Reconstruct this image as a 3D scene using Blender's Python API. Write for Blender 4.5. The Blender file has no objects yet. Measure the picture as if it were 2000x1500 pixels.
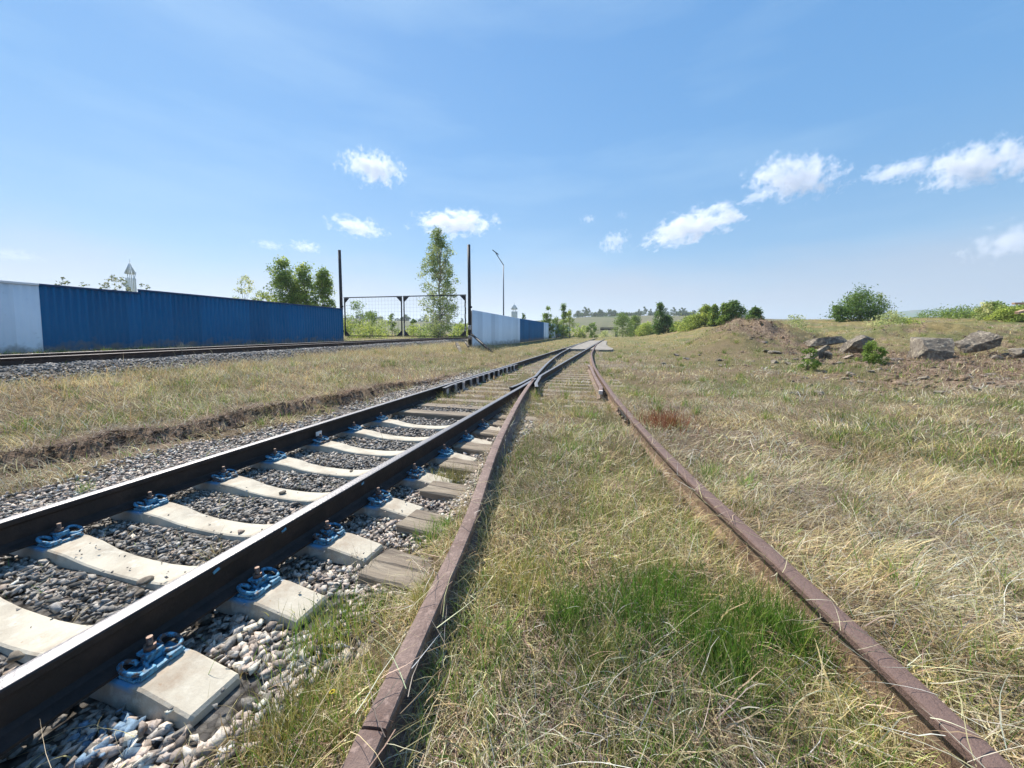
import bpy, bmesh, math, random
import numpy as np
from mathutils import Vector, Matrix, Euler
random.seed(7); rng = np.random.default_rng(11)
R = math.radians
S = bpy.context.scene
COL = S.collection

# ------------------------------------------------------------------ camera
F, PITCH, YAW, HY, CZ = 730.0, R(3.5), R(15.69), 648.0, 1.31
PY0 = HY + F * math.tan(PITCH)
cam = bpy.data.objects.new('camera', bpy.data.cameras.new('camera')); COL.objects.link(cam)
cam.location = (0, 0, CZ); cam.rotation_euler = (R(90) - PITCH, 0, YAW)
cam.data.sensor_width = 36; cam.data.lens = F / 2000 * 36
cam.data.shift_y = (PY0 - 750) / 2000
cam.data.clip_start = 0.05; cam.data.clip_end = 30000
S.camera = cam
FW = np.array([-math.sin(YAW) * math.cos(PITCH), math.cos(YAW) * math.cos(PITCH), -math.sin(PITCH)])
RT = np.array([math.cos(YAW), math.sin(YAW), 0.0]); UP = np.cross(RT, FW)

def ray(px, py): return FW + RT * (px - 1000) / F - UP * (py - PY0) / F
def at(px, py, z=0.0):
    d = ray(px, py); t = (z - CZ) / d[2]; return np.array([0, 0, CZ]) + d * t
def atd(px, py, depth): return np.array([0, 0, CZ]) + ray(px, py) * depth

# ------------------------------------------------------------------ sky, sun, exposure
SUN_EL, SUN_AZ = R(50), R(-55)          # azimuth from +Y, negative = towards -X
w = bpy.data.worlds.new('World'); S.world = w; w.use_nodes = True
nt = w.node_tree; nt.nodes.clear()
def N(nt, t, **k):
    n = nt.nodes.new(t)
    for a, b in k.items(): setattr(n, a, b)
    return n
sky = N(nt, 'ShaderNodeTexSky', sky_type='NISHITA', sun_disc=False, sun_elevation=SUN_EL, sun_rotation=SUN_AZ,
        air_density=1.25, dust_density=0.35, ozone_density=3.0, altitude=300)
bg = N(nt, 'ShaderNodeBackground'); bg.inputs[1].default_value = 0.10
hs = N(nt, 'ShaderNodeHueSaturation'); hs.inputs['Saturation'].default_value = 1.12
ml = N(nt, 'ShaderNodeMixRGB', blend_type='MULTIPLY'); ml.inputs[0].default_value = 1; ml.inputs[2].default_value = (.93, 1.0, 1.08, 1)
nt.links.new(sky.outputs[0], ml.inputs[1]); nt.links.new(ml.outputs[0], hs.inputs['Color'])
# thin high cirrus and a low pale bank near the horizon
tc = N(nt, 'ShaderNodeTexCoord'); mp = N(nt, 'ShaderNodeMapping'); mp.inputs['Scale'].default_value = (1.1, 1.1, 5.5); mp.inputs['Rotation'].default_value = (0.35, 0.2, 0.6)
nz = N(nt, 'ShaderNodeTexNoise'); nz.inputs['Scale'].default_value = 1.6; nz.inputs['Detail'].default_value = 6; nz.inputs['Roughness'].default_value = .5
rp = N(nt, 'ShaderNodeValToRGB'); rp.color_ramp.elements[0].position = .48; rp.color_ramp.elements[1].position = .78; rp.color_ramp.elements[1].color = (.5, .5, .5, 1)
nt.links.new(tc.outputs['Generated'], mp.inputs[0]); nt.links.new(mp.outputs[0], nz.inputs['Vector']); nt.links.new(nz.outputs[0], rp.inputs[0])
mx = N(nt, 'ShaderNodeMixRGB'); mx.inputs[2].default_value = (6.2, 6.9, 7.8, 1)
nt.links.new(rp.outputs[0], mx.inputs[0]); nt.links.new(hs.outputs[0], mx.inputs[1])
sx_ = N(nt, 'ShaderNodeSeparateXYZ'); nt.links.new(tc.outputs['Generated'], sx_.inputs[0])
gr_ = N(nt, 'ShaderNodeValToRGB'); e_ = gr_.color_ramp.elements; e_[0].position = 0.0; e_[0].color = (.31, .41, .53, 1); e_[1].position = .75; e_[1].color = (.080, .265, .585, 1)
k_ = e_.new(.16); k_.color = (.175, .37, .60, 1); k_ = e_.new(.4); k_.color = (.105, .315, .62, 1)
nt.links.new(sx_.outputs[2], gr_.inputs[0])
gs_ = N(nt, 'ShaderNodeVectorMath', operation='SCALE'); gs_.inputs['Scale'].default_value = 7.3; nt.links.new(gr_.outputs[0], gs_.inputs[0])
gm_ = N(nt, 'ShaderNodeMixRGB'); gm_.inputs[0].default_value = .80; nt.links.new(hs.outputs[0], gm_.inputs[1]); nt.links.new(gs_.outputs[0], gm_.inputs[2])
vf_ = N(nt, 'ShaderNodeMath', operation='MULTIPLY'); vf_.inputs[1].default_value = .55; nt.links.new(rp.outputs[0], vf_.inputs[0]); mx.inputs[2].default_value = (3.6, 5.0, 6.2, 1); nt.links.new(vf_.outputs[0], mx.inputs[0]); nt.links.new(gm_.outputs[0], mx.inputs[1])
n2 = N(nt, 'ShaderNodeTexNoise'); n2.inputs['Scale'].default_value = 3.2; n2.inputs['Detail'].default_value = 5
m2_ = N(nt, 'ShaderNodeMapping'); m2_.inputs['Scale'].default_value = (1, 1, 4); nt.links.new(tc.outputs['Generated'], m2_.inputs[0]); nt.links.new(m2_.outputs[0], n2.inputs['Vector'])
ma_ = N(nt, 'ShaderNodeMath', operation='MULTIPLY_ADD'); ma_.inputs[1].default_value = -.16; nt.links.new(n2.outputs[0], ma_.inputs[0]); nt.links.new(sx_.outputs[2], ma_.inputs[2])
rb = N(nt, 'ShaderNodeMapRange'); rb.interpolation_type = 'SMOOTHSTEP'; rb.inputs[1].default_value = .125; rb.inputs[2].default_value = -.02; rb.inputs[4].default_value = .85; nt.links.new(ma_.outputs[0], rb.inputs[0])
mb_ = N(nt, 'ShaderNodeMixRGB'); mb_.inputs[2].default_value = (3.0, 3.5, 4.4, 1); nt.links.new(rb.outputs[0], mb_.inputs[0]); nt.links.new(mx.outputs[0], mb_.inputs[1])
nt.links.new(mb_.outputs[0], bg.inputs[0])
wo = N(nt, 'ShaderNodeOutputWorld'); nt.links.new(bg.outputs[0], wo.inputs[0])
sun = bpy.data.objects.new('sun', bpy.data.lights.new('sun', 'SUN')); COL.objects.link(sun)
sun.data.energy = 5.0; sun.data.angle = R(0.53); sun.data.color = (1.0, 0.93, 0.82)
sd = Vector((math.sin(SUN_AZ) * math.cos(SUN_EL), math.cos(SUN_AZ) * math.cos(SUN_EL), math.sin(SUN_EL)))
sun.rotation_euler = sd.to_track_quat('Z', 'Y').to_euler()
S.view_settings.view_transform = 'Standard'; S.view_settings.look = 'None'
S.view_settings.exposure = 0.74; S.view_settings.gamma = 1.0
S.cycles.max_bounces = 6; S.cycles.diffuse_bounces = 3; S.cycles.glossy_bounces = 2; S.cycles.transmission_bounces = 3
S.cycles.transparent_max_bounces = 8; S.cycles.volume_bounces = 5; S.cycles.caustics_reflective = False; S.cycles.caustics_refractive = False
S.cycles.volume_max_steps = 64

# ------------------------------------------------------------------ numpy noise
def _h(ix, iy, iz, s):
    n = (ix * 374761393 + iy * 668265263 + iz * 2147483647 + s * 1274126177) & 0xffffffff
    n = ((n ^ (n >> 13)) * 1274126177) & 0xffffffff
    return ((n ^ (n >> 16)) & 0xffff) / 65535.0
def vn(x, y, z=0.0, s=0):
    x, y, z = np.broadcast_arrays(np.asarray(x, float), np.asarray(y, float), np.asarray(z, float))
    ix, iy, iz = [np.floor(a).astype(np.int64) for a in (x, y, z)]
    fx, fy, fz = x - ix, y - iy, z - iz
    fx, fy, fz = [a * a * (3 - 2 * a) for a in (fx, fy, fz)]
    r = 0
    for dx in (0, 1):
        for dy in (0, 1):
            for dz in (0, 1):
                r = r + _h(ix + dx, iy + dy, iz + dz, s) * (fx if dx else 1 - fx) * (fy if dy else 1 - fy) * (fz if dz else 1 - fz)
    return r
def fbm(x, y, z=0.0, s=0, o=4):
    r = 0; a = .5; t = 0
    for k in range(o):
        f = 2 ** k; r = r + a * vn(np.asarray(x) * f, np.asarray(y) * f, np.asarray(z) * f, s + k); t += a; a *= .5
    return r / t
def ss(a, b, x):
    t = np.clip((np.asarray(x, float) - a) / (b - a), 0, 1); return t * t * (3 - 2 * t)

# ------------------------------------------------------------------ lay-out curves
XA1, XA2 = -3.41, -1.83
_bY = np.array([-1.5, .5, 1.18, 1.6, 2.42, 3.55, 4.57, 5.79, 8.67, 13.75, 19.3, 28.1, 34, 45])
_bX = np.array([1.42, 1.07, .94, .855, .665, .43, .27, .07, -.32, -.85, -1.24, -1.58, -1.76, -1.83])
def _smooth_interp(Y, ys, xs):
    Y = np.asarray(Y, float); k = np.linspace(-.9, .9, 13)
    return np.mean([np.interp(Y + q * np.clip(.25 + Y * .18, .2, 2.5), ys, xs) for q in k], axis=0)
def xb2(Y): return _smooth_interp(Y, _bY, _bX)
def xb1(Y): return np.maximum(xb2(Y) - 1.58 - .06 * ss(2.2, .8, Y), XA1 + .02)
def xc(Y): return -11.35 - .1 * (np.asarray(Y, float) - 4)      # near rail of the raised track
_sY = np.array([-3, 1, 2.1, 2.94, 4.02, 6.02, 9, 14, 30]); _sX = np.array([-6.1, -5.75, -5.5, -5.3, -5.0, -4.78, -4.6, -4.5, -4.5])
def xs(Y): return _smooth_interp(Y, _sY, _sX) + .38 * (vn(np.asarray(Y) * 1.7, 3.1, 0, 5) - .5) + .16 * (vn(np.asarray(Y) * 5.3, 1.1, 0, 6) - .5)

def H(x, y):
    x = np.asarray(x, float); y = np.asarray(y, float)
    r = np.hypot(x, y)
    z = .05 * (fbm(x * .9, y * .9, 0, 21) - .5) + .035 * (fbm(x * 5, y * 5, 0, 31, 3) - .5) * ss(30, 8, r)
    quiet = ss(-5.0, -4.5, x) * ss(-.9, -1.4, x) * ss(6.2, 5.4, y)
    z = z * (1 - .7 * quiet) - .050 * quiet
    sw = ss(-4.4, -3.9, x) * ss(3.0, 1.8, x) * ss(5.0, 5.6, y); z = z * (1 - .3 * sw) + .032 * sw
    br = ss(xb1(y) - .2, xb1(y) + .1, x) * ss(xb2(y) + .2, xb2(y) - .1, x) * ss(5.5, 4.5, y)
    bz = ss(xb1(y) - .30, xb1(y) - .10, x) * ss(6.5, 4.2, y) * ss(3.5, 2.2, x)
    z = z + bz * .055 + .085 * ss(xb2(y) + .03, xb2(y) + .20, x) * ss(8, 4, x) * ss(9, 5, y)
    # left bank, scarp, ballast of the raised track
    sx = xs(y); c = xc(y)
    hsc = (.05 + .13 * fbm(y * .9 + 3, .5, 0, 7, 3)) * ss(10.5, 6.0, y) + .05
    edge = ss(.0, .13, sx - x)
    bank = hsc * edge + (.40 - hsc) * ss(sx - .5, c + 2.2, x)
    bank = bank + .22 * ss(1.7, .8, x - c)
    bank = bank * 1.0
    lf = ss(24, 40, y)                        # towards the far fence the verge falls back to the level of the main line
    bank = np.where(x > c + .9, bank * (1 - .62 * lf * ss(.9, 3.0, x - c)), bank)
    z = z + np.where(x < sx + .3, bank, 0)
    z = z + .12 * ss(-11.0, -19, x) * (fbm(x * .4, y * .4, 0, 44) - .3)
    # right hand rise, rubble field and heap
    z = z + .30 * ss(3.2, 11, x + .15 * y) * ss(1, 7, y)
    z = z + 2.5 * ss(0, 1, (x * .55 + y - 26) / 46) * ss(3, 17, x) * ss(260, 120, r)
    rough = ss(5, 9, x) * ss(4, 10, y) * ss(90, 40, r)
    z = z + rough * (.42 * (fbm(x * .55, y * .55, 0, 61) - .5) + .30 * (fbm(x * 2.2, y * 2.2, 0, 71) - .5))
    m1 = np.exp(-(((x - 7.2) / 2.6) ** 2 + ((y - 25.5) / 3.2) ** 2)) * 1.5
    m2 = np.exp(-(((x - 10.4) / 2.2) ** 2 + ((y - 27.5) / 2.8) ** 2)) * 1.0
    m3 = np.exp(-(((x - 5.2) / 1.9) ** 2 + ((y - 21.5) / 2.4) ** 2)) * .55
    m4 = np.exp(-(((x - 19.5) / 3.4) ** 2 + ((y - 31) / 3.0) ** 2)) * .8
    z = z + (m1 + m2 + m3 + m4) * (.75 + .6 * fbm(x * 1.1, y * 1.1, 0, 81))
    # cutting towards the overbridge, then the far field and its ridge
    cut = ss(9, 2, np.abs(x + 2.6)) * ss(70, 120, y) * ss(400, 200, y)
    z = z - 1.6 * cut
    ang = np.arctan2(x, y)
    rid = ss(130, 460, r) * (1.0 + .25 * np.sin(ang * 7 + 1.3) + .5 * (fbm(ang * 3.0, r * .004, 0, 91) - .5))
    z = z + 14.5 * rid * ss(500, 520, 1000 - r * .2)
    hill = ss(1300, 2600, r) * np.exp(-((ang - R(33.0)) / R(6.5)) ** 4) * (78 + 24 * fbm(ang * 14, 2, 0, 93))
    z = z + hill
    return z

def zones(x, y):
    """gravel, bare dirt, green amount, field"""
    x = np.asarray(x, float); y = np.asarray(y, float); r = np.hypot(x, y)
    n = fbm(x * 1.6, y * 1.6, 0, 101) - .5; n2 = fbm(x * .5, y * .5, 0, 111) - .5
    gA = ss(-4.85, -4.55, x + n * .5) * ss(-1.0, -1.25, x + n * .45) * ss(6.1, 5.3, y + n * 1.2)
    gA2 = ss(-4.75, -4.5, x + n * .5) * ss(-3.35, -3.5, x) * ss(13, 8, y + n * 3) * .9
    c = xc(y)
    gC = ss(-5.5, -3.9, x - c) * ss(1.7 , 1.1, x - c + n * .9) * ss(70, 40, y)
    g = np.clip(np.maximum(np.maximum(gA, gA2), gC), 0, 1)
    scar = ss(-.28, -.12, x - xs(y)) * ss(.12, 0, x - xs(y)) * ss(10, 6, y) * ss(.30, .55, fbm(x * 3, y * 3, 0, 131) + .1)
    d = np.clip(scar + ss(.1, .3, n + n2 - .0) * .6 * ss(6, 9, x), 0, 1)
    dr = np.exp(-(((x - 10.6) / 3.4) ** 2 + ((y - 12.6) / 2.4) ** 2)) + .8 * np.exp(-(((x - 6.9) / 1.7) ** 2 + ((y - 10.2) / 1.0) ** 2))
    rz_ = np.exp(-(((x - 11) / 4.5) ** 2 + ((y - 17.5) / 4.5) ** 2)) * 1.0
    d = np.clip(d + ss(.15, .45, dr + n * .8) + .8 * ss(.2, .5, rz_ + n * 1.1), 0, 1)
    hp = np.exp(-(((x - 7.2) / 2.6) ** 2 + ((y - 24.5) / 3.4) ** 2))
    d = np.clip(d + ss(.35, .75, hp + n * .9) * .8, 0, 1)
    gr = fbm(x * .8, y * .8, 0, 121)
    gr = ss(.42, .68, gr + .10 * ss(3, 8, y) * ss(1, 3, x) + .04)
    pt = np.exp(-(((x - .28) / .42) ** 2 + ((y - 1.5) / .30) ** 2)) * .9 + np.exp(-(((x + .25) / .2) ** 2 + ((y - 1.3) / .25) ** 2)) * .6
    gr = gr * (1 - .8 * ss(.3, .8, np.exp(-(((x - 5.0) / 1.5) ** 2 + ((y - 6.6) / 1.0) ** 2)) + n * .6))
    gr = np.clip(gr + ss(.25, .7, pt + n * .3), 0, 1)
    return g * (1 - scar), d, gr

# ------------------------------------------------------------------ materials
def mat(name, color, rough=.8, noise=None, metal=0.0, bump=0.0, bscale=30, spec=.3, attr=None, trans=0.0):
    """noise = (scale, colour2, lo, hi) mottles the base colour; attr = name of a colour attribute that multiplies it"""
    m = bpy.data.materials.new(name); m.use_nodes = True; t = m.node_tree; t.nodes.clear()
    b = N(t, 'ShaderNodeBsdfPrincipled'); b.inputs['Roughness'].default_value = rough; b.inputs['Metallic'].default_value = metal
    b.inputs['Specular IOR Level'].default_value = spec
    o = N(t, 'ShaderNodeOutputMaterial'); last = None
    tcn = N(t, 'ShaderNodeTexCoord')
    c = N(t, 'ShaderNodeRGB'); c.outputs[0].default_value = (*color, 1); last = c.outputs[0]
    if noise:
        for sc, c2, lo, hi in (noise if isinstance(noise, list) else [noise]):
            nn = N(t, 'ShaderNodeTexNoise'); nn.inputs['Scale'].default_value = sc; nn.inputs['Detail'].default_value = 6; nn.inputs['Roughness'].default_value = .62
            t.links.new(tcn.outputs['Object'], nn.inputs['Vector'])
            r_ = N(t, 'ShaderNodeMapRange'); r_.inputs[1].default_value = lo; r_.inputs[2].default_value = hi
            t.links.new(nn.outputs[0], r_.inputs[0])
            mm = N(t, 'ShaderNodeMixRGB'); mm.inputs[2].default_value = (*c2, 1)
            t.links.new(r_.outputs[0], mm.inputs[0]); t.links.new(last, mm.inputs[1]); last = mm.outputs[0]
    if attr:
        a = N(t, 'ShaderNodeVertexColor', layer_name=attr)
        mm = N(t, 'ShaderNodeMixRGB', blend_type='MULTIPLY'); mm.inputs[0].default_value = 1
        t.links.new(last, mm.inputs[1]); t.links.new(a.outputs[0], mm.inputs[2]); last = mm.outputs[0]
    t.links.new(last, b.inputs['Base Color'])
    if bump:
        nn = N(t, 'ShaderNodeTexNoise'); nn.inputs['Scale'].default_value = bscale; nn.inputs['Detail'].default_value = 8; nn.inputs['Roughness'].default_value = .65
        t.links.new(tcn.outputs['Object'], nn.inputs['Vector'])
        bp = N(t, 'ShaderNodeBump'); bp.inputs['Strength'].default_value = bump; bp.inputs['Distance'].default_value = .02
        t.links.new(nn.outputs[0], bp.inputs['Height']); t.links.new(bp.outputs[0], b.inputs['Normal'])
    out = b.outputs[0]
    if trans:
        tr = N(t, 'ShaderNodeBsdfTranslucent'); t.links.new(last, tr.inputs[0])
        ms = N(t, 'ShaderNodeMixShader'); ms.inputs[0].default_value = trans
        t.links.new(b.outputs[0], ms.inputs[1]); t.links.new(tr.outputs[0], ms.inputs[2]); out = ms.outputs[0]
    t.links.new(out, o.inputs[0]); m['col'] = 0
    return m

def zmix(m, zlo, zhi, color, rough=None, metal=None, axis=2, space='Object', noise_break=0.0):
    """a second paint / wear layer on the part of the surface whose coordinate lies above zlo"""
    t = m.node_tree; b = [n for n in t.nodes if n.type == 'BSDF_PRINCIPLED'][0]
    tcn = N(t, 'ShaderNodeTexCoord'); sp = N(t, 'ShaderNodeSeparateXYZ'); t.links.new(tcn.outputs[space], sp.inputs[0])
    r_ = N(t, 'ShaderNodeMapRange'); r_.inputs[1].default_value = zlo; r_.inputs[2].default_value = zhi
    src = sp.outputs[axis]
    if noise_break:
        nn = N(t, 'ShaderNodeTexNoise'); nn.inputs['Scale'].default_value = 14; nn.inputs['Detail'].default_value = 5
        t.links.new(tcn.outputs[space], nn.inputs['Vector'])
        ma = N(t, 'ShaderNodeMath', operation='MULTIPLY_ADD'); ma.inputs[1].default_value = noise_break; 
        t.links.new(nn.outputs[0], ma.inputs[0]); t.links.new(src, ma.inputs[2]); src = ma.outputs[0]
    t.links.new(src, r_.inputs[0])
    mm = N(t, 'ShaderNodeMixRGB'); mm.inputs[2].default_value = (*color, 1)
    l = b.inputs['Base Color'].links[0].from_socket
    t.links.new(r_.outputs[0], mm.inputs[0]); t.links.new(l, mm.inputs[1]); t.links.new(mm.outputs[0], b.inputs['Base Color'])
    for nm, v in (('Roughness', rough), ('Metallic', metal)):
        if v is not None:
            q = N(t, 'ShaderNodeMapRange'); q.inputs[3].default_value = b.inputs[nm].default_value; q.inputs[4].default_value = v
            t.links.new(r_.outputs[0], q.inputs[0]); t.links.new(q.outputs[0], b.inputs[nm])
    return m

M = {}
M['steel'] = zmix(mat('running_rail_steel', (.016, .012, .011), .62, (9, (.04, .026, .021), .45, .7), metal=.0, bump=.25, bscale=60, spec=.4), .2145, .2185, (.24, .23, .235), .42, .5)
M['rust'] = mat('rusty_rail', (.20, .135, .112), .66, [(5, (.12, .072, .058), .42, .62), (40, (.32, .225, .19), .52, .72)], bump=.5, bscale=90, spec=.45)
M['rustweb'] = zmix(mat('rusty_rail_pale_web', (.22, .15, .10), .85, [(6, (.11, .07, .05), .42, .64), (50, (.33, .245, .165), .55, .75)], bump=.5, bscale=90), .168, .176, (.155, .10, .084), .6)
M['oldsteel'] = zmix(mat('old_dark_rail', (.045, .03, .027), .6, (9, (.09, .055, .04), .45, .7), bump=.25, bscale=60), .794, .798, (.34, .31, .30), .5, .3)
M['concrete'] = mat('sleeper_concrete', (.52, .475, .385), .87, [(3.5, (.36, .315, .25), .46, .64), (14, (.60, .56, .47), .52, .7), (26, (.34, .22, .13), .66, .76), (55, (.40, .375, .32), .60, .74)], bump=.22, bscale=120)
M['concrete_old'] = mat('weathered_concrete', (.18, .153, .122), .93, [(2.2, (.10, .083, .066), .42, .60), (8, (.38, .33, .25), .50, .66), (30, (.07, .058, .05), .56, .68)], bump=1.0, bscale=9)
M['concrete_mid'] = mat('worn_crossing_concrete', (.27, .245, .215), .9, [(1.5, (.19, .17, .145), .42, .6), (9, (.42, .39, .34), .5, .7)], bump=.4, bscale=9)
M['timber'] = mat('weathered_timber', (.27, .225, .17), .88, [(4, (.17, .135, .105), .42, .62), (30, (.36, .31, .24), .55, .72)], bump=.6, bscale=40)
M['bluepaint'] = mat('blue_clip_paint', (.07, .29, .48), .6, [(45, (.02, .075, .14), .44, .58), (12, (.11, .34, .50), .48, .66), (70, (.12, .075, .05), .60, .68)], bump=.15, bscale=90, spec=.5)
M['bolt'] = mat('bare_bolt_steel', (.13, .085, .07), .5, (60, (.3, .25, .2), .5, .7), metal=.5)
M['fenceblue'] = mat('blue_sheet_paint', (.003, .118, .255), .6, [(.8, (.006, .135, .28), .35, .7), (5, (.02, .12, .26), .6, .75)], spec=.3)
M['fencewhite'] = mat('pale_sheet_paint', (.80, .82, .84), .6, [(1.0, (.75, .77, .80), .35, .7), (4, (.55, .56, .56), .62, .8)], spec=.4)
M['fencecap'] = mat('fence_cap_paint', (.014, .06, .16), .5)
M['darkpost'] = mat('dark_painted_steel', (.022, .024, .03), .55, (5, (.05, .035, .03), .5, .7), bump=.2)
M['whitepaint'] = mat('flaking_white_paint', (.55, .50, .47), .7, (9, (.22, .13, .10), .48, .62), bump=.3)
M['galv'] = mat('galvanised_steel', (.22, .23, .25), .5, metal=.4)
M['towerpaint'] = mat('white_tower_paint', (.70, .75, .77), .7, (4, (.58, .64, .66), .4, .6))
M['bark'] = mat('bark', (.13, .105, .08), .9, (8, (.22, .19, .15), .45, .65), bump=.5)
M['birch'] = mat('pale_bark', (.42, .39, .33), .85, (6, (.12, .10, .08), .55, .68), bump=.4)
M['beam'] = mat('fresh_beam_timber', (.55, .38, .25), .8, (6, (.40, .26, .17), .42, .65), bump=.3)
M['brick'] = mat('broken_masonry', (.34, .27, .22), .9, (6, (.22, .18, .15), .42, .62), bump=.8)
M['label'] = mat('white_sticker', (.75, .74, .72), .5, (60, (.5, .49, .47), .55, .7))
M['flower'] = mat('yellow_petals', (.8, .62, .02), .6, trans=.3)

def wear(m):
    t = m.node_tree; b = [n for n in t.nodes if n.type == 'BSDF_PRINCIPLED'][0]; tcn = N(t, 'ShaderNodeTexCoord'); oi = N(t, 'ShaderNodeObjectInfo')
    nn = N(t, 'ShaderNodeTexNoise'); nn.inputs['Scale'].default_value = 34; nn.inputs['Detail'].default_value = 7; nn.inputs['Roughness'].default_value = .7
    ad = N(t, 'ShaderNodeVectorMath', operation='ADD'); t.links.new(tcn.outputs['Object'], ad.inputs[0]); t.links.new(oi.outputs['Random'], ad.inputs[1]); t.links.new(ad.outputs[0], nn.inputs['Vector'])
    ma = N(t, 'ShaderNodeMath', operation='MULTIPLY_ADD'); ma.inputs[1].default_value = .17; t.links.new(oi.outputs['Random'], ma.inputs[0]); t.links.new(nn.outputs[0], ma.inputs[2])
    r_ = N(t, 'ShaderNodeMapRange'); r_.inputs[1].default_value = .60; r_.inputs[2].default_value = .68; t.links.new(ma.outputs[0], r_.inputs[0])
    mm = N(t, 'ShaderNodeMixRGB'); mm.inputs[2].default_value = (.085, .055, .04, 1); l = b.inputs['Base Color'].links[0].from_socket
    t.links.new(r_.outputs[0], mm.inputs[0]); t.links.new(l, mm.inputs[1]); t.links.new(mm.outputs[0], b.inputs['Base Color']); return m
wear(M['bluepaint'])
def sheets(m):
    '''single sheets of slightly different shade, splashed soil along the foot'''
    t = m.node_tree; b = [n for n in t.nodes if n.type == 'BSDF_PRINCIPLED'][0]; tcn = N(t, 'ShaderNodeTexCoord'); sp = N(t, 'ShaderNodeSeparateXYZ'); t.links.new(tcn.outputs['Object'], sp.inputs[0])
    d_ = N(t, 'ShaderNodeMath', operation='DIVIDE'); d_.inputs[1].default_value = 1.15; t.links.new(sp.outputs[1], d_.inputs[0])
    f_ = N(t, 'ShaderNodeMath', operation='FLOOR'); t.links.new(d_.outputs[0], f_.inputs[0]); wn = N(t, 'ShaderNodeTexWhiteNoise', noise_dimensions='1D'); t.links.new(f_.outputs[0], wn.inputs['W'])
    r0 = N(t, 'ShaderNodeMapRange'); r0.inputs[3].default_value = .84; r0.inputs[4].default_value = 1.08; t.links.new(wn.outputs['Value'], r0.inputs[0])
    cb = N(t, 'ShaderNodeCombineXYZ'); [t.links.new(r0.outputs[0], cb.inputs[i]) for i in range(3)]
    mu = N(t, 'ShaderNodeMixRGB', blend_type='MULTIPLY'); mu.inputs[0].default_value = 1; l = b.inputs['Base Color'].links[0].from_socket
    t.links.new(l, mu.inputs[1]); t.links.new(cb.outputs[0], mu.inputs[2])
    nn = N(t, 'ShaderNodeTexNoise'); nn.inputs['Scale'].default_value = 3.5; nn.inputs['Detail'].default_value = 7; t.links.new(tcn.outputs['Object'], nn.inputs['Vector'])
    ma = N(t, 'ShaderNodeMath', operation='MULTIPLY_ADD'); ma.inputs[1].default_value = -.9; t.links.new(nn.outputs[0], ma.inputs[0]); t.links.new(sp.outputs[2], ma.inputs[2])
    r_ = N(t, 'ShaderNodeMapRange'); r_.inputs[1].default_value = .02; r_.inputs[2].default_value = -.30; r_.inputs[4].default_value = .75; t.links.new(ma.outputs[0], r_.inputs[0])
    mm = N(t, 'ShaderNodeMixRGB'); mm.inputs[2].default_value = (.20, .165, .12, 1); t.links.new(r_.outputs[0], mm.inputs[0]); t.links.new(mu.outputs[0], mm.inputs[1]); t.links.new(mm.outputs[0], b.inputs['Base Color'])
sheets(M['fenceblue']); sheets(M['fencewhite'])

# ------------------------------------------------------------------ helpers
def tag(o, label=None, cat=None, group=None, kind=None):
    for k, v in (('label', label), ('category', cat), ('group', group), ('kind', kind)):
        if v: o[k] = v
    return o
def link(name, me, m, parent=None, loc=None, rotz=0):
    o = bpy.data.objects.new(name, me); COL.objects.link(o)
    if m is not None and not len(me.materials): me.materials.append(m)
    if parent is not None: o.parent = parent
    if loc is not None: o.location = loc
    if rotz: o.rotation_euler = (0, 0, rotz)
    return o
def empty(name, loc, label, cat, group=None, rotz=0):
    o = bpy.data.objects.new(name, None); COL.objects.link(o); o.location = loc; o.rotation_euler = (0, 0, rotz)
    o.empty_display_size = .1
    return tag(o, label, cat, group)
def copy_tree(o, parent=None):
    c = o.copy(); COL.objects.link(c); c.parent = parent
    for ch in list(o.children): copy_tree(ch, c)
    return c
def mesh_np(name, V, Fq, colors=None, smooth=False, cname='Col'):
    """V (n,3); Fq (m,k) with constant k"""
    me = bpy.data.meshes.new(name); V = np.ascontiguousarray(V, np.float32); Fq = np.ascontiguousarray(Fq, np.int32)
    k = Fq.shape[1]
    me.vertices.add(len(V)); me.vertices.foreach_set('co', V.ravel())
    me.loops.add(Fq.size); me.loops.foreach_set('vertex_index', Fq.ravel())
    me.polygons.add(len(Fq)); me.polygons.foreach_set('loop_start', np.arange(0, Fq.size, k, dtype=np.int32))
    me.polygons.foreach_set('loop_total', np.full(len(Fq), k, np.int32))
    if smooth: me.polygons.foreach_set('use_smooth', np.ones(len(Fq), bool))
    me.update(calc_edges=True)
    if colors is not None:
        a = me.color_attributes.new(cname, 'FLOAT_COLOR', 'POINT')
        c4 = np.ones((len(V), 4), np.float32); c4[:, :3] = colors; a.data.foreach_set('color', c4.ravel())
    return me
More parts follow.
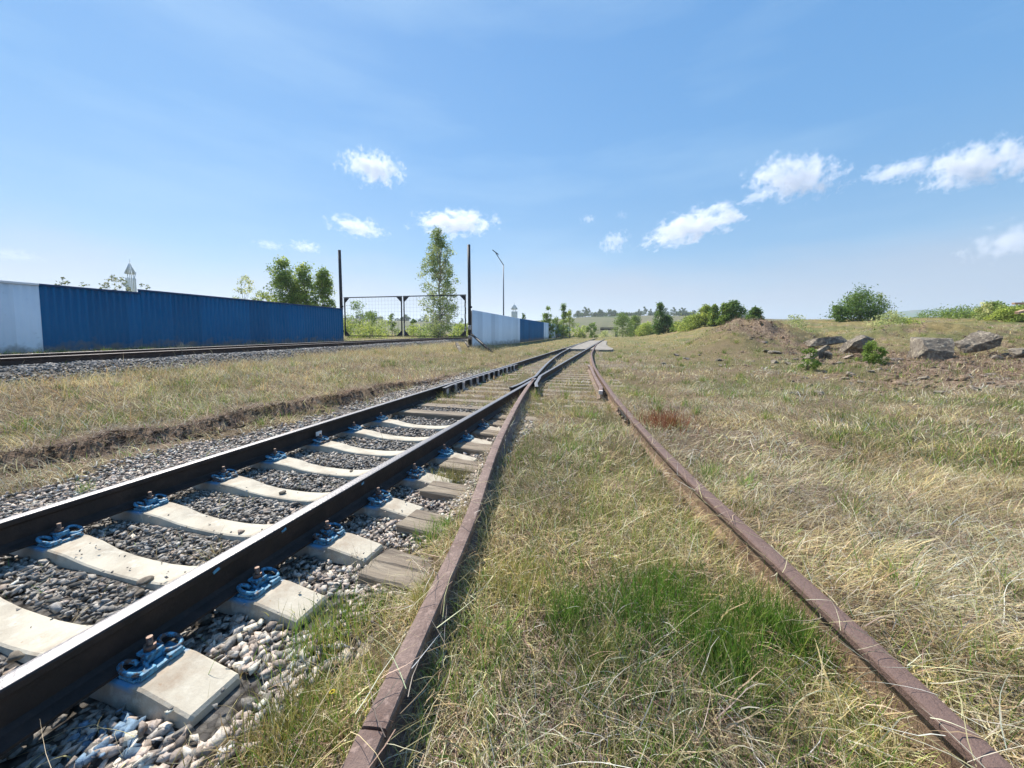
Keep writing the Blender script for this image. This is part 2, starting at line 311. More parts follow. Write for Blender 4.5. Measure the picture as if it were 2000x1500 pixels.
class MB:
    """collects boxes, tubes, sweeps into one mesh"""
    def __init__(s): s.bm = bmesh.new()
    def box(s, c, d, rz=0, rot=None, bev=0.0, taper=1.0):
        mt = Matrix.Translation(c) @ ((rot.to_matrix().to_4x4()) if rot is not None else Matrix.Rotation(rz, 4, 'Z'))
        g = bmesh.ops.create_cube(s.bm, size=1.0); vs = g['verts']
        for v in vs:
            q = taper if v.co.z > 0 else 1
            v.co = Vector((v.co.x * d[0] * q, v.co.y * d[1] * q, v.co.z * d[2]))
        if bev:
            es = list({e for v in vs for e in v.link_edges})
            r_ = bmesh.ops.bevel(s.bm, geom=es, offset=bev, segments=2, affect='EDGES', profile=.6)
            vs = list({v for f in r_['faces'] for v in f.verts} | {v for v in vs if v.is_valid})
            # collect the whole island
            seen = set(vs); st = list(vs)
            while st:
                v = st.pop()
                for e in v.link_edges:
                    u = e.other_vert(v)
                    if u not in seen: seen.add(u); st.append(u)
            vs = list(seen)
        bmesh.ops.transform(s.bm, matrix=mt, verts=vs); return s
    def tube(s, pts, rad, seg=8, cap=True):
        pts = [Vector(p) for p in pts]; n = len(pts)
        if not hasattr(rad, '__len__'): rad = [rad] * n
        rings = []; up = Vector((0, 0, 1)); prev = None
        for i in range(n):
            t = (pts[min(i + 1, n - 1)] - pts[max(i - 1, 0)]).normalized()
            if prev is None:
                a = t.cross(up) if abs(t.dot(up)) < .95 else t.cross(Vector((1, 0, 0)))
            else: a = prev - t * prev.dot(t)
            a.normalize(); prev = a; b = t.cross(a)
            rings.append([s.bm.verts.new(pts[i] + (a * math.cos(k * 2 * math.pi / seg) + b * math.sin(k * 2 * math.pi / seg)) * rad[i]) for k in range(seg)])
        for i in range(n - 1):
            for k in range(seg):
                f = s.bm.faces.new((rings[i][k], rings[i][(k + 1) % seg], rings[i + 1][(k + 1) % seg], rings[i + 1][k])); f.smooth = True
        if cap: s.bm.faces.new(rings[0][::-1]); s.bm.faces.new(rings[-1])
        return s
    def sweep(s, path, prof, closed=True):
        """path: list of Vector; prof: list of (side, up)"""
        rings = []; n = len(path)
        for i in range(n):
            t = (path[min(i + 1, n - 1)] - path[max(i - 1, 0)]); t.z = 0; t.normalize()
            rt = Vector((t.y, -t.x, 0))
            rings.append([s.bm.verts.new(path[i] + rt * a + Vector((0, 0, b))) for a, b in prof])
        k = len(prof)
        for i in range(n - 1):
            for j in range(k if closed else k - 1):
                s.bm.faces.new((rings[i][j], rings[i + 1][j], rings[i + 1][(j + 1) % k], rings[i][(j + 1) % k]))
        if closed: s.bm.faces.new(rings[0]); s.bm.faces.new(rings[-1][::-1])
        return s
    def build(s, name, m, parent=None, loc=None, rotz=0):
        bmesh.ops.recalc_face_normals(s.bm, faces=s.bm.faces)
        me = bpy.data.meshes.new(name); s.bm.to_mesh(me); s.bm.free()
        return link(name, me, m, parent, loc, rotz)

# ------------------------------------------------------------------ ground: one sheet out to the horizon
def build_ground():
    rr = np.concatenate([[0.0], np.geomspace(.35, 3600, 430)])
    base = R(90) + YAW
    a1 = base + np.linspace(R(-64), R(64), 820); a2 = base + R(64) + np.linspace(0, 2 * math.pi - R(128), 110)[1:-1]
    aa = np.concatenate([a1, a2]); na = len(aa); nr = len(rr)
    A, Q = np.meshgrid(aa, rr); X = Q * np.cos(A); Y = Q * np.sin(A); Z = H(X, Y)
    V = np.stack([X.ravel(), Y.ravel(), Z.ravel()], 1)
    i = np.arange(nr - 1)[:, None]; j = np.arange(na)[None, :]; j2 = (j + 1) % na
    Fq = np.stack([(i * na + j), (i * na + j2), ((i + 1) * na + j2), ((i + 1) * na + j)], -1).reshape(-1, 4)
    g, d, gr = zones(V[:, 0], V[:, 1])
    me = mesh_np('ground', V, Fq, np.stack([g, d, gr], 1), smooth=True, cname='Zone')
    m = bpy.data.materials.new('ground'); m.use_nodes = True; t = m.node_tree; b = t.nodes['Principled BSDF']
    b.inputs['Roughness'].default_value = .95; b.inputs['Specular IOR Level'].default_value = .1
    geo = N(t, 'ShaderNodeNewGeometry'); z = N(t, 'ShaderNodeVertexColor', layer_name='Zone'); sp = N(t, 'ShaderNodeSeparateColor'); t.links.new(z.outputs[0], sp.inputs[0])
    def nz_(sc, det=6, rough=.6):
        n = N(t, 'ShaderNodeTexNoise'); n.inputs['Scale'].default_value = sc; n.inputs['Detail'].default_value = det; n.inputs['Roughness'].default_value = rough
        t.links.new(geo.outputs['Position'], n.inputs['Vector']); return n.outputs[0]
    def ramp(src, stops):
        r_ = N(t, 'ShaderNodeValToRGB'); cr = r_.color_ramp
        while len(cr.elements) < len(stops): cr.elements.new(.5)
        for e, (p, c) in zip(cr.elements, stops): e.position = p; e.color = (*c, 1)
        t.links.new(src, r_.inputs[0]); return r_.outputs[0]
    def mix(f, a, b_):
        n = N(t, 'ShaderNodeMixRGB'); 
        if isinstance(f, float): n.inputs[0].default_value = f
        else: t.links.new(f, n.inputs[0])
        t.links.new(a, n.inputs[1]); t.links.new(b_, n.inputs[2]); return n.outputs[0]
    straw = ramp(nz_(70, 8, .75), [(.36, (.045, .033, .022)), (.52, (.18, .135, .085)), (.68, (.38, .305, .19))])
    green = ramp(nz_(55, 8, .75), [(.36, (.04, .035, .018)), (.52, (.13, .115, .055)), (.68, (.32, .28, .14))])
    veg = mix(sp.outputs[2], straw, green)
    patch = ramp(nz_(.35, 4, .5), [(.38, (.0, .0, .0)), (.62, (1, 1, 1))])
    far = mix(patch, ramp(nz_(2.2, 8, .7), [(.35, (.13, .105, .045)), (.65, (.34, .26, .12))]), ramp(nz_(1.7, 8, .7), [(.35, (.085, .095, .035)), (.65, (.20, .195, .085))]))
    ln = N(t, 'ShaderNodeVectorMath', operation='LENGTH'); t.links.new(geo.outputs['Position'], ln.inputs[0])
    fr = N(t, 'ShaderNodeMapRange'); fr.inputs[1].default_value = 14; fr.inputs[2].default_value = 40; t.links.new(ln.outputs['Value'], fr.inputs[0])
    veg = mix(fr.outputs[0], veg, far)
    fld = ramp(nz_(.012, 6, .6), [(.36, (.11, .125, .06)), (.5, (.15, .145, .085)), (.64, (.08, .115, .05))])
    f2 = N(t, 'ShaderNodeMapRange'); f2.inputs[1].default_value = 110; f2.inputs[2].default_value = 240; t.links.new(ln.outputs['Value'], f2.inputs[0])
    veg = mix(f2.outputs[0], veg, fld)
    blu = ramp(nz_(.0035, 5, .6), [(.40, (.04, .09, .04)), (.5, (.10, .15, .07)), (.6, (.03, .065, .03))])
    f3 = N(t, 'ShaderNodeMapRange'); f3.inputs[1].default_value = 900; f3.inputs[2].default_value = 1500; t.links.new(ln.outputs['Value'], f3.inputs[0])
    veg = mix(f3.outputs[0], veg, blu)
    dirt = ramp(nz_(9, 9, .7), [(.34, (.075, .05, .036)), (.5, (.21, .15, .105)), (.66, (.40, .31, .23))])
    c = mix(sp.outputs[1], veg, dirt)
    vo = N(t, 'ShaderNodeTexVoronoi'); vo.inputs['Scale'].default_value = 24; t.links.new(geo.outputs['Position'], vo.inputs['Vector'])
    grav = ramp(vo.outputs['Color'], [(.0, (.11, .10, .095)), (.5, (.21, .195, .18)), (1, (.36, .33, .29))])
    vd = ramp(vo.outputs['Distance'], [(.3, (1, 1, 1)), (.75, (.25, .24, .23))])
    gm = N(t, 'ShaderNodeMixRGB', blend_type='MULTIPLY'); gm.inputs[0].default_value = 1; t.links.new(grav, gm.inputs[1]); t.links.new(vd, gm.inputs[2])
    c = mix(sp.outputs[0], c, gm.outputs[0])
    t.links.new(c, b.inputs['Base Color'])
    bp = N(t, 'ShaderNodeBump'); bp.inputs['Strength'].default_value = .9; bp.inputs['Distance'].default_value = .05
    t.links.new(nz_(22, 10, .75), bp.inputs['Height']); t.links.new(bp.outputs[0], b.inputs['Normal'])
    o = link('ground', me, m); tag(o, kind='structure')
build_ground()

# ------------------------------------------------------------------ rails
RP = [(-.075, 0), (.075, 0), (.075, .011), (.030, .026), (.010, .040), (.0095, .128), (.016, .140), (.0365, .147), (.0375, .170), (.033, .1775), (.018, .1800),
      (-.018, .1800), (-.033, .1775), (-.0375, .170), (-.0365, .147), (-.016, .140), (-.0095, .128), (-.010, .040), (-.030, .026), (-.075, .011)]
def drop(Y): return -1.45 * ss(72, 118, Y)
def rail(name, fx, Y0, Y1, label, m, group=None, zb=.04, step=.5, cat='rail', wob=.0, zf=None):
    n = max(2, int((Y1 - Y0) / step) + 1); ys = np.linspace(Y0, Y1, n)
    path = []
    for q in ys:
        q = float(q); x = float(fx(q)) + (wob * (float(vn(q * .5, 0, 0, 9)) - .5))
        path.append(Vector((x, q, zb + float(drop(q)) + (float(zf(q)) if zf else 0))))
    o = MB().sweep(path, RP).build(name, m)
    return tag(o, label, cat, group)
cA1 = lambda y: XA1; cA2 = lambda y: XA2
rA1 = rail('running_rail', cA1, -2, 125, 'dark steel rail furthest left on the concrete sleepers', M['steel'], 'rails of the main line')
rA2 = rail('running_rail', cA2, -2, 8.55, 'dark steel rail with shiny top beside the blue clips, right rail on the concrete sleepers', M['steel'], 'rails of the main line')
def wing_a(y): return XA2 if y > 9.6 else (XA2 + (xb1(y) + .125 - XA2) * float(ss(9.6, 8.5, y)) + .06 * float(ss(7.8, 7.2, y)))
rail('running_rail', wing_a, 7.25, 125, 'worn right rail beyond the crossing of the rails, bent end beside the rusty rail', M['steel'], 'rails of the main line', step=.25)
def wing_b(y): return float(xb1(y)) if y > 9.2 else (float(xb1(y)) + (XA2 - .125 - float(xb1(y))) * float(ss(9.2, 8.4, y)) - .05 * float(ss(7.6, 7.0, y)))
rail('switch_rail', wing_b, 7.05, 36, 'curved closure rail running between the two main rails beyond the crossing', M['steel'], None, step=.25)
zsag = lambda q: -.012 * (1 - float(ss(.5, 3, q)))
rB1 = rail('rusty_rail', lambda y: float(xb1(y)), .83, 8.6, 'rusty brown rail in the middle, meeting the dark rail at the crossing', M['rust'], 'rusty siding rails', wob=.012, step=.2)
rail('rusty_rail', lambda y: float(xb1(y)) - .004, -1.6, .822, 'buried end of rusty rail under dry grass at the bottom edge', M['rust'], 'rusty siding rails', zb=.037, wob=.01)
rB2 = rail('rusty_rail', lambda y: float(xb2(y)), -1.6, 40, 'rusty brown rail furthest right, curving through the dry grass', M['rustweb'], 'rusty siding rails', wob=.022, step=.2)
# fishplated joint on the right rusty rail, part of it
def on_b2(y): return Vector((float(xb2(y)), y, .04)), math.atan2(float(xb2(y + .05) - xb2(y - .05)), .1)
p, a = on_b2(5.45)
fp = MB().box((p.x - .030, p.y, .125), (.022, .82, .085), rz=-a, bev=.006).build('fishplate', M['darkpost'], rB2)
for k in range(4):
    q, a2 = on_b2(5.12 + .22 * k)
    MB().tube([(q.x - .04, q.y, .125), (q.x - .072, q.y, .125)], .017, 6).build('bolt', M['bolt'], fp)
for yy in (4.55, 4.0, 3.45, 2.9, 2.35):
    q, a2 = on_b2(yy)
    MB().box((q.x - .105, q.y, .052), (.10, .16, .02), rz=-a2, bev=.003).box((q.x - .085, q.y, .075), (.03, .035, .05), rz=-a2, bev=.003).build('tie_plate', M['bolt'], rB2)
MB().box((XA1 + .047, 4.16 - .6, .115), (.004, .085, .05)).build('sticker', M['label'], rA1)
for yy in (1.62, 1.25, 2.3):
    MB().box((XA2 + .0385, yy, .192), (.003, .03, .014), rot=Euler((.3, 0, 0))).build('paint_dab', M['bluepaint'], rA2)
# check rails
def chk(base, y0, y1, sgn): return lambda y: float(base(y)) + sgn * (.118 + .05 * float(ss(y0 + .5, y0, y)) + .05 * float(ss(y1 - .5, y1, y)))
g1 = rail('check_rail', chk(cA1, 6.6, 12.2, 1), 6.6, 12.2, 'short check rail with pale brackets inside the far left rail', M['steel'], 'check rails of the turnout', step=.2)
for k, yy in enumerate(np.arange(6.75, 12.1, .42)):
    MB().box((XA1 + .172, float(yy), .135), (.03, .10, .15), bev=.006).box((XA1 + .21, float(yy), .05), (.10, .12, .02)).build('bracket', M['whitepaint'] if k % 2 == 0 else M['galv'], g1)
g2 = rail('check_rail', chk(xb2, 7.1, 12.4, -1), 7.1, 12.4, 'short check rail with a white tip inside the right rusty rail', M['rust'], 'check rails of the turnout', step=.2)
MB().box((float(xb2(12.4)) - .168, 12.44, .19), (.075, .12, .07), bev=.01).build('painted_tip', M['whitepaint'], g2)
MB().box((float(xb2(7.1)) - .168, 7.06, .19), (.075, .10, .07), bev=.01).build('painted_tip', M['whitepaint'], g2)
# raised track on the left
dC = math.hypot(1, .1)
rail('running_rail', lambda y: float(xc(y)), -3, 60, 'old dark rail nearest the grass on the raised track by the blue fence', M['oldsteel'], 'rails of the raised track', zb=.62, wob=.03)
rail('running_rail', lambda y: float(xc(y)) - 1.6, -3, 60, 'old dark rail nearest the blue fence on the raised track', M['oldsteel'], 'rails of the raised track', zb=.62, wob=.03)

# ------------------------------------------------------------------ concrete sleepers with blue clips
def sleeper_mesh():
    st = [(-1.235, -.026, .080), (-1.225, -.014, .086), (-1.0, .022, .088), (-.60, .022, .088), (-.46, .012, .084), (-.30, -.016, .078), (-.15, -.028, .076), (0, -.030, .076)]
    st = st + [(-x, z, w_) for x, z, w_ in st[:-1]][::-1]
    bm = bmesh.new(); rings = []
    for x, z, w_ in st:
        rings.append([bm.verts.new((x, a, b)) for a, b in ((-.14, -.2), (-w_ - .018, z - .075), (-w_ - .003, z - .006), (-w_ + .006, z), (w_ - .006, z), (w_ + .003, z - .006), (w_ + .018, z - .075), (.14, -.2))])
    for i in range(len(rings) - 1):
        for j in range(7): bm.faces.new((rings[i][j], rings[i][j + 1], rings[i + 1][j + 1], rings[i + 1][j]))
    bm.faces.new(rings[0][::-1]); bm.faces.new(rings[-1])
    bmesh.ops.recalc_face_normals(bm, faces=bm.faces)
    me = bpy.data.meshes.new('sleeper_body'); bm.to_mesh(me); bm.free()
    return me
def spray(m):
    """overspray of blue paint on the sleeper beside each clip"""
    t = m.node_tree; b = [n for n in t.nodes if n.type == 'BSDF_PRINCIPLED'][0]
    tcn = N(t, 'ShaderNodeTexCoord'); sp = N(t, 'ShaderNodeSeparateXYZ'); t.links.new(tcn.outputs['Object'], sp.inputs[0])
    ab = N(t, 'ShaderNodeMath', operation='ABSOLUTE'); t.links.new(sp.outputs[0], ab.inputs[0])
    su = N(t, 'ShaderNodeMath', operation='SUBTRACT'); su.inputs[1].default_value = .79; t.links.new(ab.outputs[0], su.inputs[0])
    a2 = N(t, 'ShaderNodeMath', operation='ABSOLUTE'); t.links.new(su.outputs[0], a2.inputs[0])
    nn = N(t, 'ShaderNodeTexNoise'); nn.inputs['Scale'].default_value = 22; nn.inputs['Detail'].default_value = 6
    mp_ = N(t, 'ShaderNodeMapping'); mp_.inputs['Scale'].default_value = (.6, 2, 1); t.links.new(tcn.outputs['Object'], mp_.inputs[0]); t.links.new(mp_.outputs[0], nn.inputs['Vector'])
    ad = N(t, 'ShaderNodeMath', operation='MULTIPLY_ADD'); ad.inputs[1].default_value = .10; t.links.new(nn.outputs[0], ad.inputs[0]); t.links.new(a2.outputs[0], ad.inputs[2])
    r_ = N(t, 'ShaderNodeMapRange'); r_.inputs[1].default_value = .232; r_.inputs[2].default_value = .190; t.links.new(ad.outputs[0], r_.inputs[0])
    zr = N(t, 'ShaderNodeMapRange'); zr.inputs[1].default_value = -.002; zr.inputs[2].default_value = .016; zr.inputs[3].default_value = .12; zr.inputs[4].default_value = .95; t.links.new(sp.outputs[2], zr.inputs[0])
    zm = N(t, 'ShaderNodeMath', operation='MULTIPLY'); t.links.new(zr.outputs[0], zm.inputs[0]); t.links.new(r_.outputs[0], zm.inputs[1]); r_ = zm
    mm = N(t, 'ShaderNodeMixRGB'); mm.inputs[2].default_value = (.08, .28, .52, 1); l = b.inputs['Base Color'].links[0].from_socket
    t.links.new(r_.outputs[0], mm.inputs[0]); t.links.new(l, mm.inputs[1]); t.links.new(mm.outputs[0], b.inputs['Base Color'])
    return m
def rustwash(m):
    t = m.node_tree; b = [n for n in t.nodes if n.type == 'BSDF_PRINCIPLED'][0]; tcn = N(t, 'ShaderNodeTexCoord'); oi = N(t, 'ShaderNodeObjectInfo'); sp = N(t, 'ShaderNodeSeparateXYZ'); t.links.new(tcn.outputs['Object'], sp.inputs[0])
    ab = N(t, 'ShaderNodeMath', operation='ABSOLUTE'); t.links.new(sp.outputs[0], ab.inputs[0]); su = N(t, 'ShaderNodeMath', operation='SUBTRACT'); su.inputs[1].default_value = .79; t.links.new(ab.outputs[0], su.inputs[0])
    a2 = N(t, 'ShaderNodeMath', operation='ABSOLUTE'); t.links.new(su.outputs[0], a2.inputs[0])
    ad = N(t, 'ShaderNodeVectorMath', operation='ADD'); t.links.new(tcn.outputs['Object'], ad.inputs[0]); t.links.new(oi.outputs['Random'], ad.inputs[1])
    nn = N(t, 'ShaderNodeTexNoise'); nn.inputs['Scale'].default_value = 6; nn.inputs['Detail'].default_value = 9; nn.inputs['Roughness'].default_value = .72; t.links.new(ad.outputs[0], nn.inputs['Vector'])
    ma = N(t, 'ShaderNodeMath', operation='MULTIPLY_ADD'); ma.inputs[1].default_value = -.55; t.links.new(a2.outputs[0], ma.inputs[0]); t.links.new(nn.outputs[0], ma.inputs[2])
    r_ = N(t, 'ShaderNodeMapRange'); r_.inputs[1].default_value = .30; r_.inputs[2].default_value = .52; r_.inputs[4].default_value = .6; t.links.new(ma.outputs[0], r_.inputs[0])
    mm = N(t, 'ShaderNodeMixRGB'); mm.inputs[2].default_value = (.30, .21, .14, 1); l = b.inputs['Base Color'].links[0].from_socket
    t.links.new(r_.outputs[0], mm.inputs[0]); t.links.new(l, mm.inputs[1]); t.links.new(mm.outputs[0], b.inputs['Base Color']); return m
M['sleeperpaint'] = spray(rustwash(M['concrete'].copy()))
def clip(parent, x, side):
    """side=+1: clip lies on the +X side of the rail seat at x"""
    s = side
    b = MB()
    half = [(0, .040, .072), (.020, .050, .070), (.034, .075, .060), (.050, .112, .052), (.085, .134, .050), (.122, .118, .056), (.136, .080, .066), (.122, .044, .074), (.088, .030, .074), (.062, .046, .066), (.058, .070, .058)]
    L = [(-u, v, z) for u, v, z in half[::-1]] + half[1:]
    # smooth the bend
    P = [Vector((x + s * (.045 + v * .84), u * .66, z - .004 + .006 * math.sin(u * 30))) for u, v, z in L]
    Q = []
    for i in range(len(P) - 1):
        p0, p1, p2, p3 = P[max(i - 1, 0)], P[i], P[i + 1], P[min(i + 2, len(P) - 1)]
        for k in range(3):
            tt = k / 3
            Q.append(.5 * ((2 * p1) + (p2 - p0) * tt + (2 * p0 - 5 * p1 + 4 * p2 - p3) * tt * tt + (3 * p1 - p0 - 3 * p2 + p3) * tt ** 3))
    Q.append(P[-1])
    b.tube(Q, .0085, 8)
    c = b.build('spring_clip', M['bluepaint'], parent)
    pl = MB().box((x + s * .115, 0, .030), (.085, .165, .012), bev=.004).box((x + s * .165, -.045, .038), (.022, .05, .024), bev=.005).box((x + s * .165, .045, .038), (.022, .05, .024), bev=.005).box((x + s * .165, 0, .032), (.02, .15, .012), bev=.002).box((x + s * .115, 0, .056), (.035, .05, .03), bev=.004).build('clip_plate', M['bluepaint'], c)
    MB().tube([(x + s * .105, 0, .05), (x + s * .105, 0, .128)], .0105, 8).tube([(x + s * .105, 0, .078), (x + s * .105, 0, .098)], .021, 6).build('bolt', M['bolt'], c)
    MB().box((x + s * .105, 0, .072), (.06, .058, .012), bev=.003).build('washer', M['bluepaint'], c)
SY = [.45, .95, 1.40, 1.87, 2.40, 2.92, 3.52, 4.10, 4.68]
XM = (XA1 + XA2) / 2
root = empty('concrete_sleeper', (XM, SY[0], 0), 'pale concrete sleeper', 'sleeper', 'concrete sleepers of the main line')
link('body', sleeper_mesh(), M['sleeperpaint'], root)
for xr in (-.79, .79):
    for sd_ in (-1, 1): clip(root, xr, sd_)
ordn = ['whose clip is at the very bottom left corner', 'nearest, its bright blue clip above the loose stones',
        'second from the bottom, with a flat grey stone lying on it', 'third from the bottom, brown pebble on it', 'fourth from the bottom, grass tuft growing over its right end',
        'fifth from the bottom, beside the white sticker on the left rail', 'sixth from the bottom', 'seventh from the bottom, between short planks', 'eighth and last before the wooden switch timbers']
sleepers = []
for i, yy in enumerate(SY):
    o = root if i == 0 else copy_tree(root)
    o.location = (XM, yy, float(rng.normal(0, .003))); o.rotation_euler = (0, 0, float(rng.normal(0, .006))); o['label'] = 'pale concrete sleeper ' + ordn[i]
    sleepers.append(o)

# ------------------------------------------------------------------ timber sleepers
def timber_mesh(L, w_=.23, h=.16, seed=0):
    r = np.random.default_rng(seed); n = 22; xs_ = np.linspace(-L / 2, L / 2, n); bm = bmesh.new(); rings = []
    yy = np.array([-.5, -.5, -.46, -.2, -.02, 0.01, .04, .25, .46, .5, .5]) * w_; crack = r.uniform(.004, .016)
    for x in xs_:
        o_ = r.normal(0, .003, len(yy)); zt = np.zeros(len(yy)); zt[0] = -h; zt[-1] = -h; zt[1] = -.012; zt[-2] = -.012
        zt[5] = -crack * (1 if vn(x * 2, seed, 0, 3) > .4 else .1)
        rr_ = [bm.verts.new((x + (o_[j] * 3 if abs(x) > L / 2 - .01 else 0), yy[j] + o_[j] * .6 + .01 * (float(vn(x * 1.5, seed, 0, 1)) - .5), zt[j] + (o_[j] if 0 < j < len(yy) - 1 else 0))) for j in range(len(yy))]
        rings.append(rr_)
    for i in range(n - 1):
        for j in range(len(yy) - 1): bm.faces.new((rings[i][j], rings[i][j + 1], rings[i + 1][j + 1], rings[i + 1][j]))
    bm.faces.new(rings[0]); bm.faces.new(rings[-1])
    bmesh.ops.recalc_face_normals(bm, faces=bm.faces); me = bpy.data.meshes.new('timber_sleeper'); bm.to_mesh(me); bm.free(); return me
tm = M['timber']; t_ = tm.node_tree
for n_ in t_.nodes:          # stretch the grain along the timber
    if n_.type == 'TEX_NOISE':
        mpn = t_.nodes.new('ShaderNodeMapping'); mpn.inputs['Scale'].default_value = (.12, 1.2, 1)
        src = n_.inputs['Vector'].links[0].from_socket; t_.links.new(src, mpn.inputs[0]); t_.links.new(mpn.outputs[0], n_.inputs['Vector'])
TM = [timber_mesh(2.75, .24, .16, 1), timber_mesh(2.75, .22, .16, 2), timber_mesh(2.75, .25, .16, 3)]
nearT = [(.62, 'broken grey plank end among stones at the bottom'), (1.17, 'low grey timber sleeper half lost in grass near the bottom'), (1.66, 'cracked grey timber sleeper between the two nearest concrete stubs'),
         (2.13, 'dark brown wooden plank sleeper left of the rusty middle rail'), (2.68, 'split timber sleeper with weathered layers beside a grass tuft'), (3.22, 'pale mossy timber sleeper between concrete stubs'),
         (3.82, 'grey timber sleeper sixth from the camera under the rusty rails'), (4.40, 'short dark timber sleeper just before the switch timbers'), (4.95, 'bleached timber sleeper lying in the grass between the rusty rails')]
for i, (yy, lb) in enumerate(nearT):
    xm = (float(xb1(yy)) + float(xb2(yy))) / 2
    o = link('timber_sleeper', TM[i % 3], tm, None, (xm + (.75 if i == 0 else .22 if i == 1 else .03), yy, .020 if yy > 1.3 else -.012 if i else -.03), -.07 - .02 * (i % 2))
    tag(o, lb, 'sleeper', 'timber sleepers of the rusty siding')
k = 0
for yy in np.arange(5.32, 24.3, .54):
    yy = float(yy + rng.normal(0, .02)); x1 = float(xb2(yy)) + .55 + (.9 if 13 < yy < 17 else 0); x0 = XA1 - .55
    me = timber_mesh(x1 - x0, .24, .16, 10 + k)
    o = link('switch_timber', me, tm, None, ((x0 + x1) / 2, yy, .037), float(rng.normal(-.008, .006)))
    if k < 3: lb = ['long grey switch timber next to the last concrete sleeper, nearest of the long ones', 'second long switch timber beyond the concrete sleepers, dry grass on it', 'third long switch timber beyond the concrete sleepers'][k]
    else: lb = 'long weathered switch timber lying under both tracks around the rail crossing'
    tag(o, lb, 'sleeper', 'switch timbers under the turnout'); k += 1
for i, yy in enumerate(np.arange(.5, 30, .62)):
    yy = float(yy); c0 = float(xc(yy)) - .8
    o = link('timber_sleeper', TM[i % 3], tm, None, (c0, yy, .617), .1); tag(o, 'dark timber sleeper under the raised track beside the blue fence', 'sleeper', 'sleepers of the raised track')

# ------------------------------------------------------------------ concrete level crossing beyond the turnout
cs = MB().box(((XA1 + XA2) / 2, 37, .115), (1.34, 24.5, .15), bev=.02).build('crossing_slab', M['concrete_mid']); tag(cs, 'pale concrete crossing slab laid between the two main rails far ahead', 'slab')
bm = bmesh.new(); pts = [(XA2 + .14, 25.2), (XA2 + .7, 24.5), (XA2 + 1.2, 24.4), (XA2 + 1.55, 24.8), (XA2 + 1.6, 26.5), (XA2 + 1.2, 30), (XA2 + .9, 35), (XA2 + .6, 49), (XA2 + .14, 49)]
lo = [bm.verts.new((x, y, .0)) for x, y in pts]; hi = [bm.verts.new((x, y, .17)) for x, y in pts]
bm.faces.new(hi); bm.faces.new(lo[::-1])
for i in range(len(pts)): bm.faces.new((lo[i], lo[(i + 1) % len(pts)], hi[(i + 1) % len(pts)], hi[i]))
bmesh.ops.recalc_face_normals(bm, faces=bm.faces); me = bpy.data.meshes.new('crossing_apron'); bm.to_mesh(me); bm.free()
tag(link('crossing_apron', me, M['concrete_mid']), 'grey concrete apron with rounded near edge right of the main line far ahead', 'slab')

# ------------------------------------------------------------------ fences
def fence(A, B, zb0, zb1, h0, h1, m, label, cap=True, pitch=.19, posts=True, back=1, lap=.0):
    """corrugated sheet fence from A to B (x,y); real folded sheet 8 mm deep in thickness"""
    A = np.array(A[:2], float); B = np.array(B[:2], float); L = float(np.hypot(*(B - A))); u = (B - A) / L; nrm = np.array([u[1], -u[0]])
    A = A - u * lap * 3 + nrm * lap; L += lap * 3
    root = empty('sheet_fence', (A[0], A[1], zb0), label, 'fence', 'painted sheet metal fences')
    prof = []; dep = .022 if m is M['fenceblue'] else .009
    k = int(L / pitch)
    for i in range(k):
        s0 = i * L / k; q = L / k
        prof += [(s0, 0), (s0 + q * .45, 0), (s0 + q * .55, dep), (s0 + q * .9, dep)]
    prof.append((L, 0))
    V = []; Fc = []
    for side in (0, .006):
        for s0, off in prof:
            f = s0 / L; zb = zb0 + (zb1 - zb0) * f; h = h0 + (h1 - h0) * f; p_ = u * s0 + nrm * (off - side)
            V.append((p_[0], p_[1], zb - zb0 + .02)); V.append((p_[0], p_[1], zb - zb0 + h))
    n = len(prof)
    for s_ in (0, 1):
        for i in range(n - 1):
            a = s_ * 2 * n + 2 * i; Fc.append((a, a + 2, a + 3, a + 1) if s_ == 0 else (a, a + 1, a + 3, a + 2))
    for i in range(n - 1): Fc.append((2 * i + 1, 2 * i + 3, 2 * n + 2 * i + 3, 2 * n + 2 * i + 1))
    Fc.append((0, 1, 2 * n + 1, 2 * n)); Fc.append((2 * n - 2, 2 * n - 1, 4 * n - 1, 4 * n - 2))
    link('panel', mesh_np('panel', np.array(V), np.array(Fc)), m, root)
    b = MB(); ang = math.atan2(u[1], u[0])
    p0 = Vector((-nrm[0] * .045, -nrm[1] * .045, 0)); p1 = p0 + Vector((u[0] * L, u[1] * L, zb1 - zb0))
    for hf in (.18, .85):
        q0 = p0 + Vector((0, 0, h0 * hf)); q1 = p1 + Vector((0, 0, h1 * hf)); b.tube([q0, q1], .022, 6)
    b.build('rail_bar', M['galv'], root)
    if cap:
        MB().sweep([Vector((0, 0, h0 + .004)), Vector((u[0] * L, u[1] * L, zb1 - zb0 + h1 + .004))], [(-.02, -.05), (.04, -.05), (.04, .012), (-.02, .012)]).build('cap_strip', M['fencecap'] if m is M['fenceblue'] else m, root)
    if posts:
        for s0 in np.arange(.2, L, 2.6):
            f = s0 / L; p_ = u * s0 - nrm * .10; hh = h0 + (h1 - h0) * f
            MB().box((p_[0], p_[1], (zb1 - zb0) * f + hh / 2 - .15), (.06, .06, hh + .2), rz=ang).build('post', M['galv'], root)
    return root
fa = at(78, 555, 2.9); fm = at(271, 569.5, 2.9); fz = at(669, 603, 2.9)
dv = (fz - fa) / np.hypot(*(fz - fa)[:2])
lerp = lambda t: fa + (fz - fa) * t
tm_ = .28
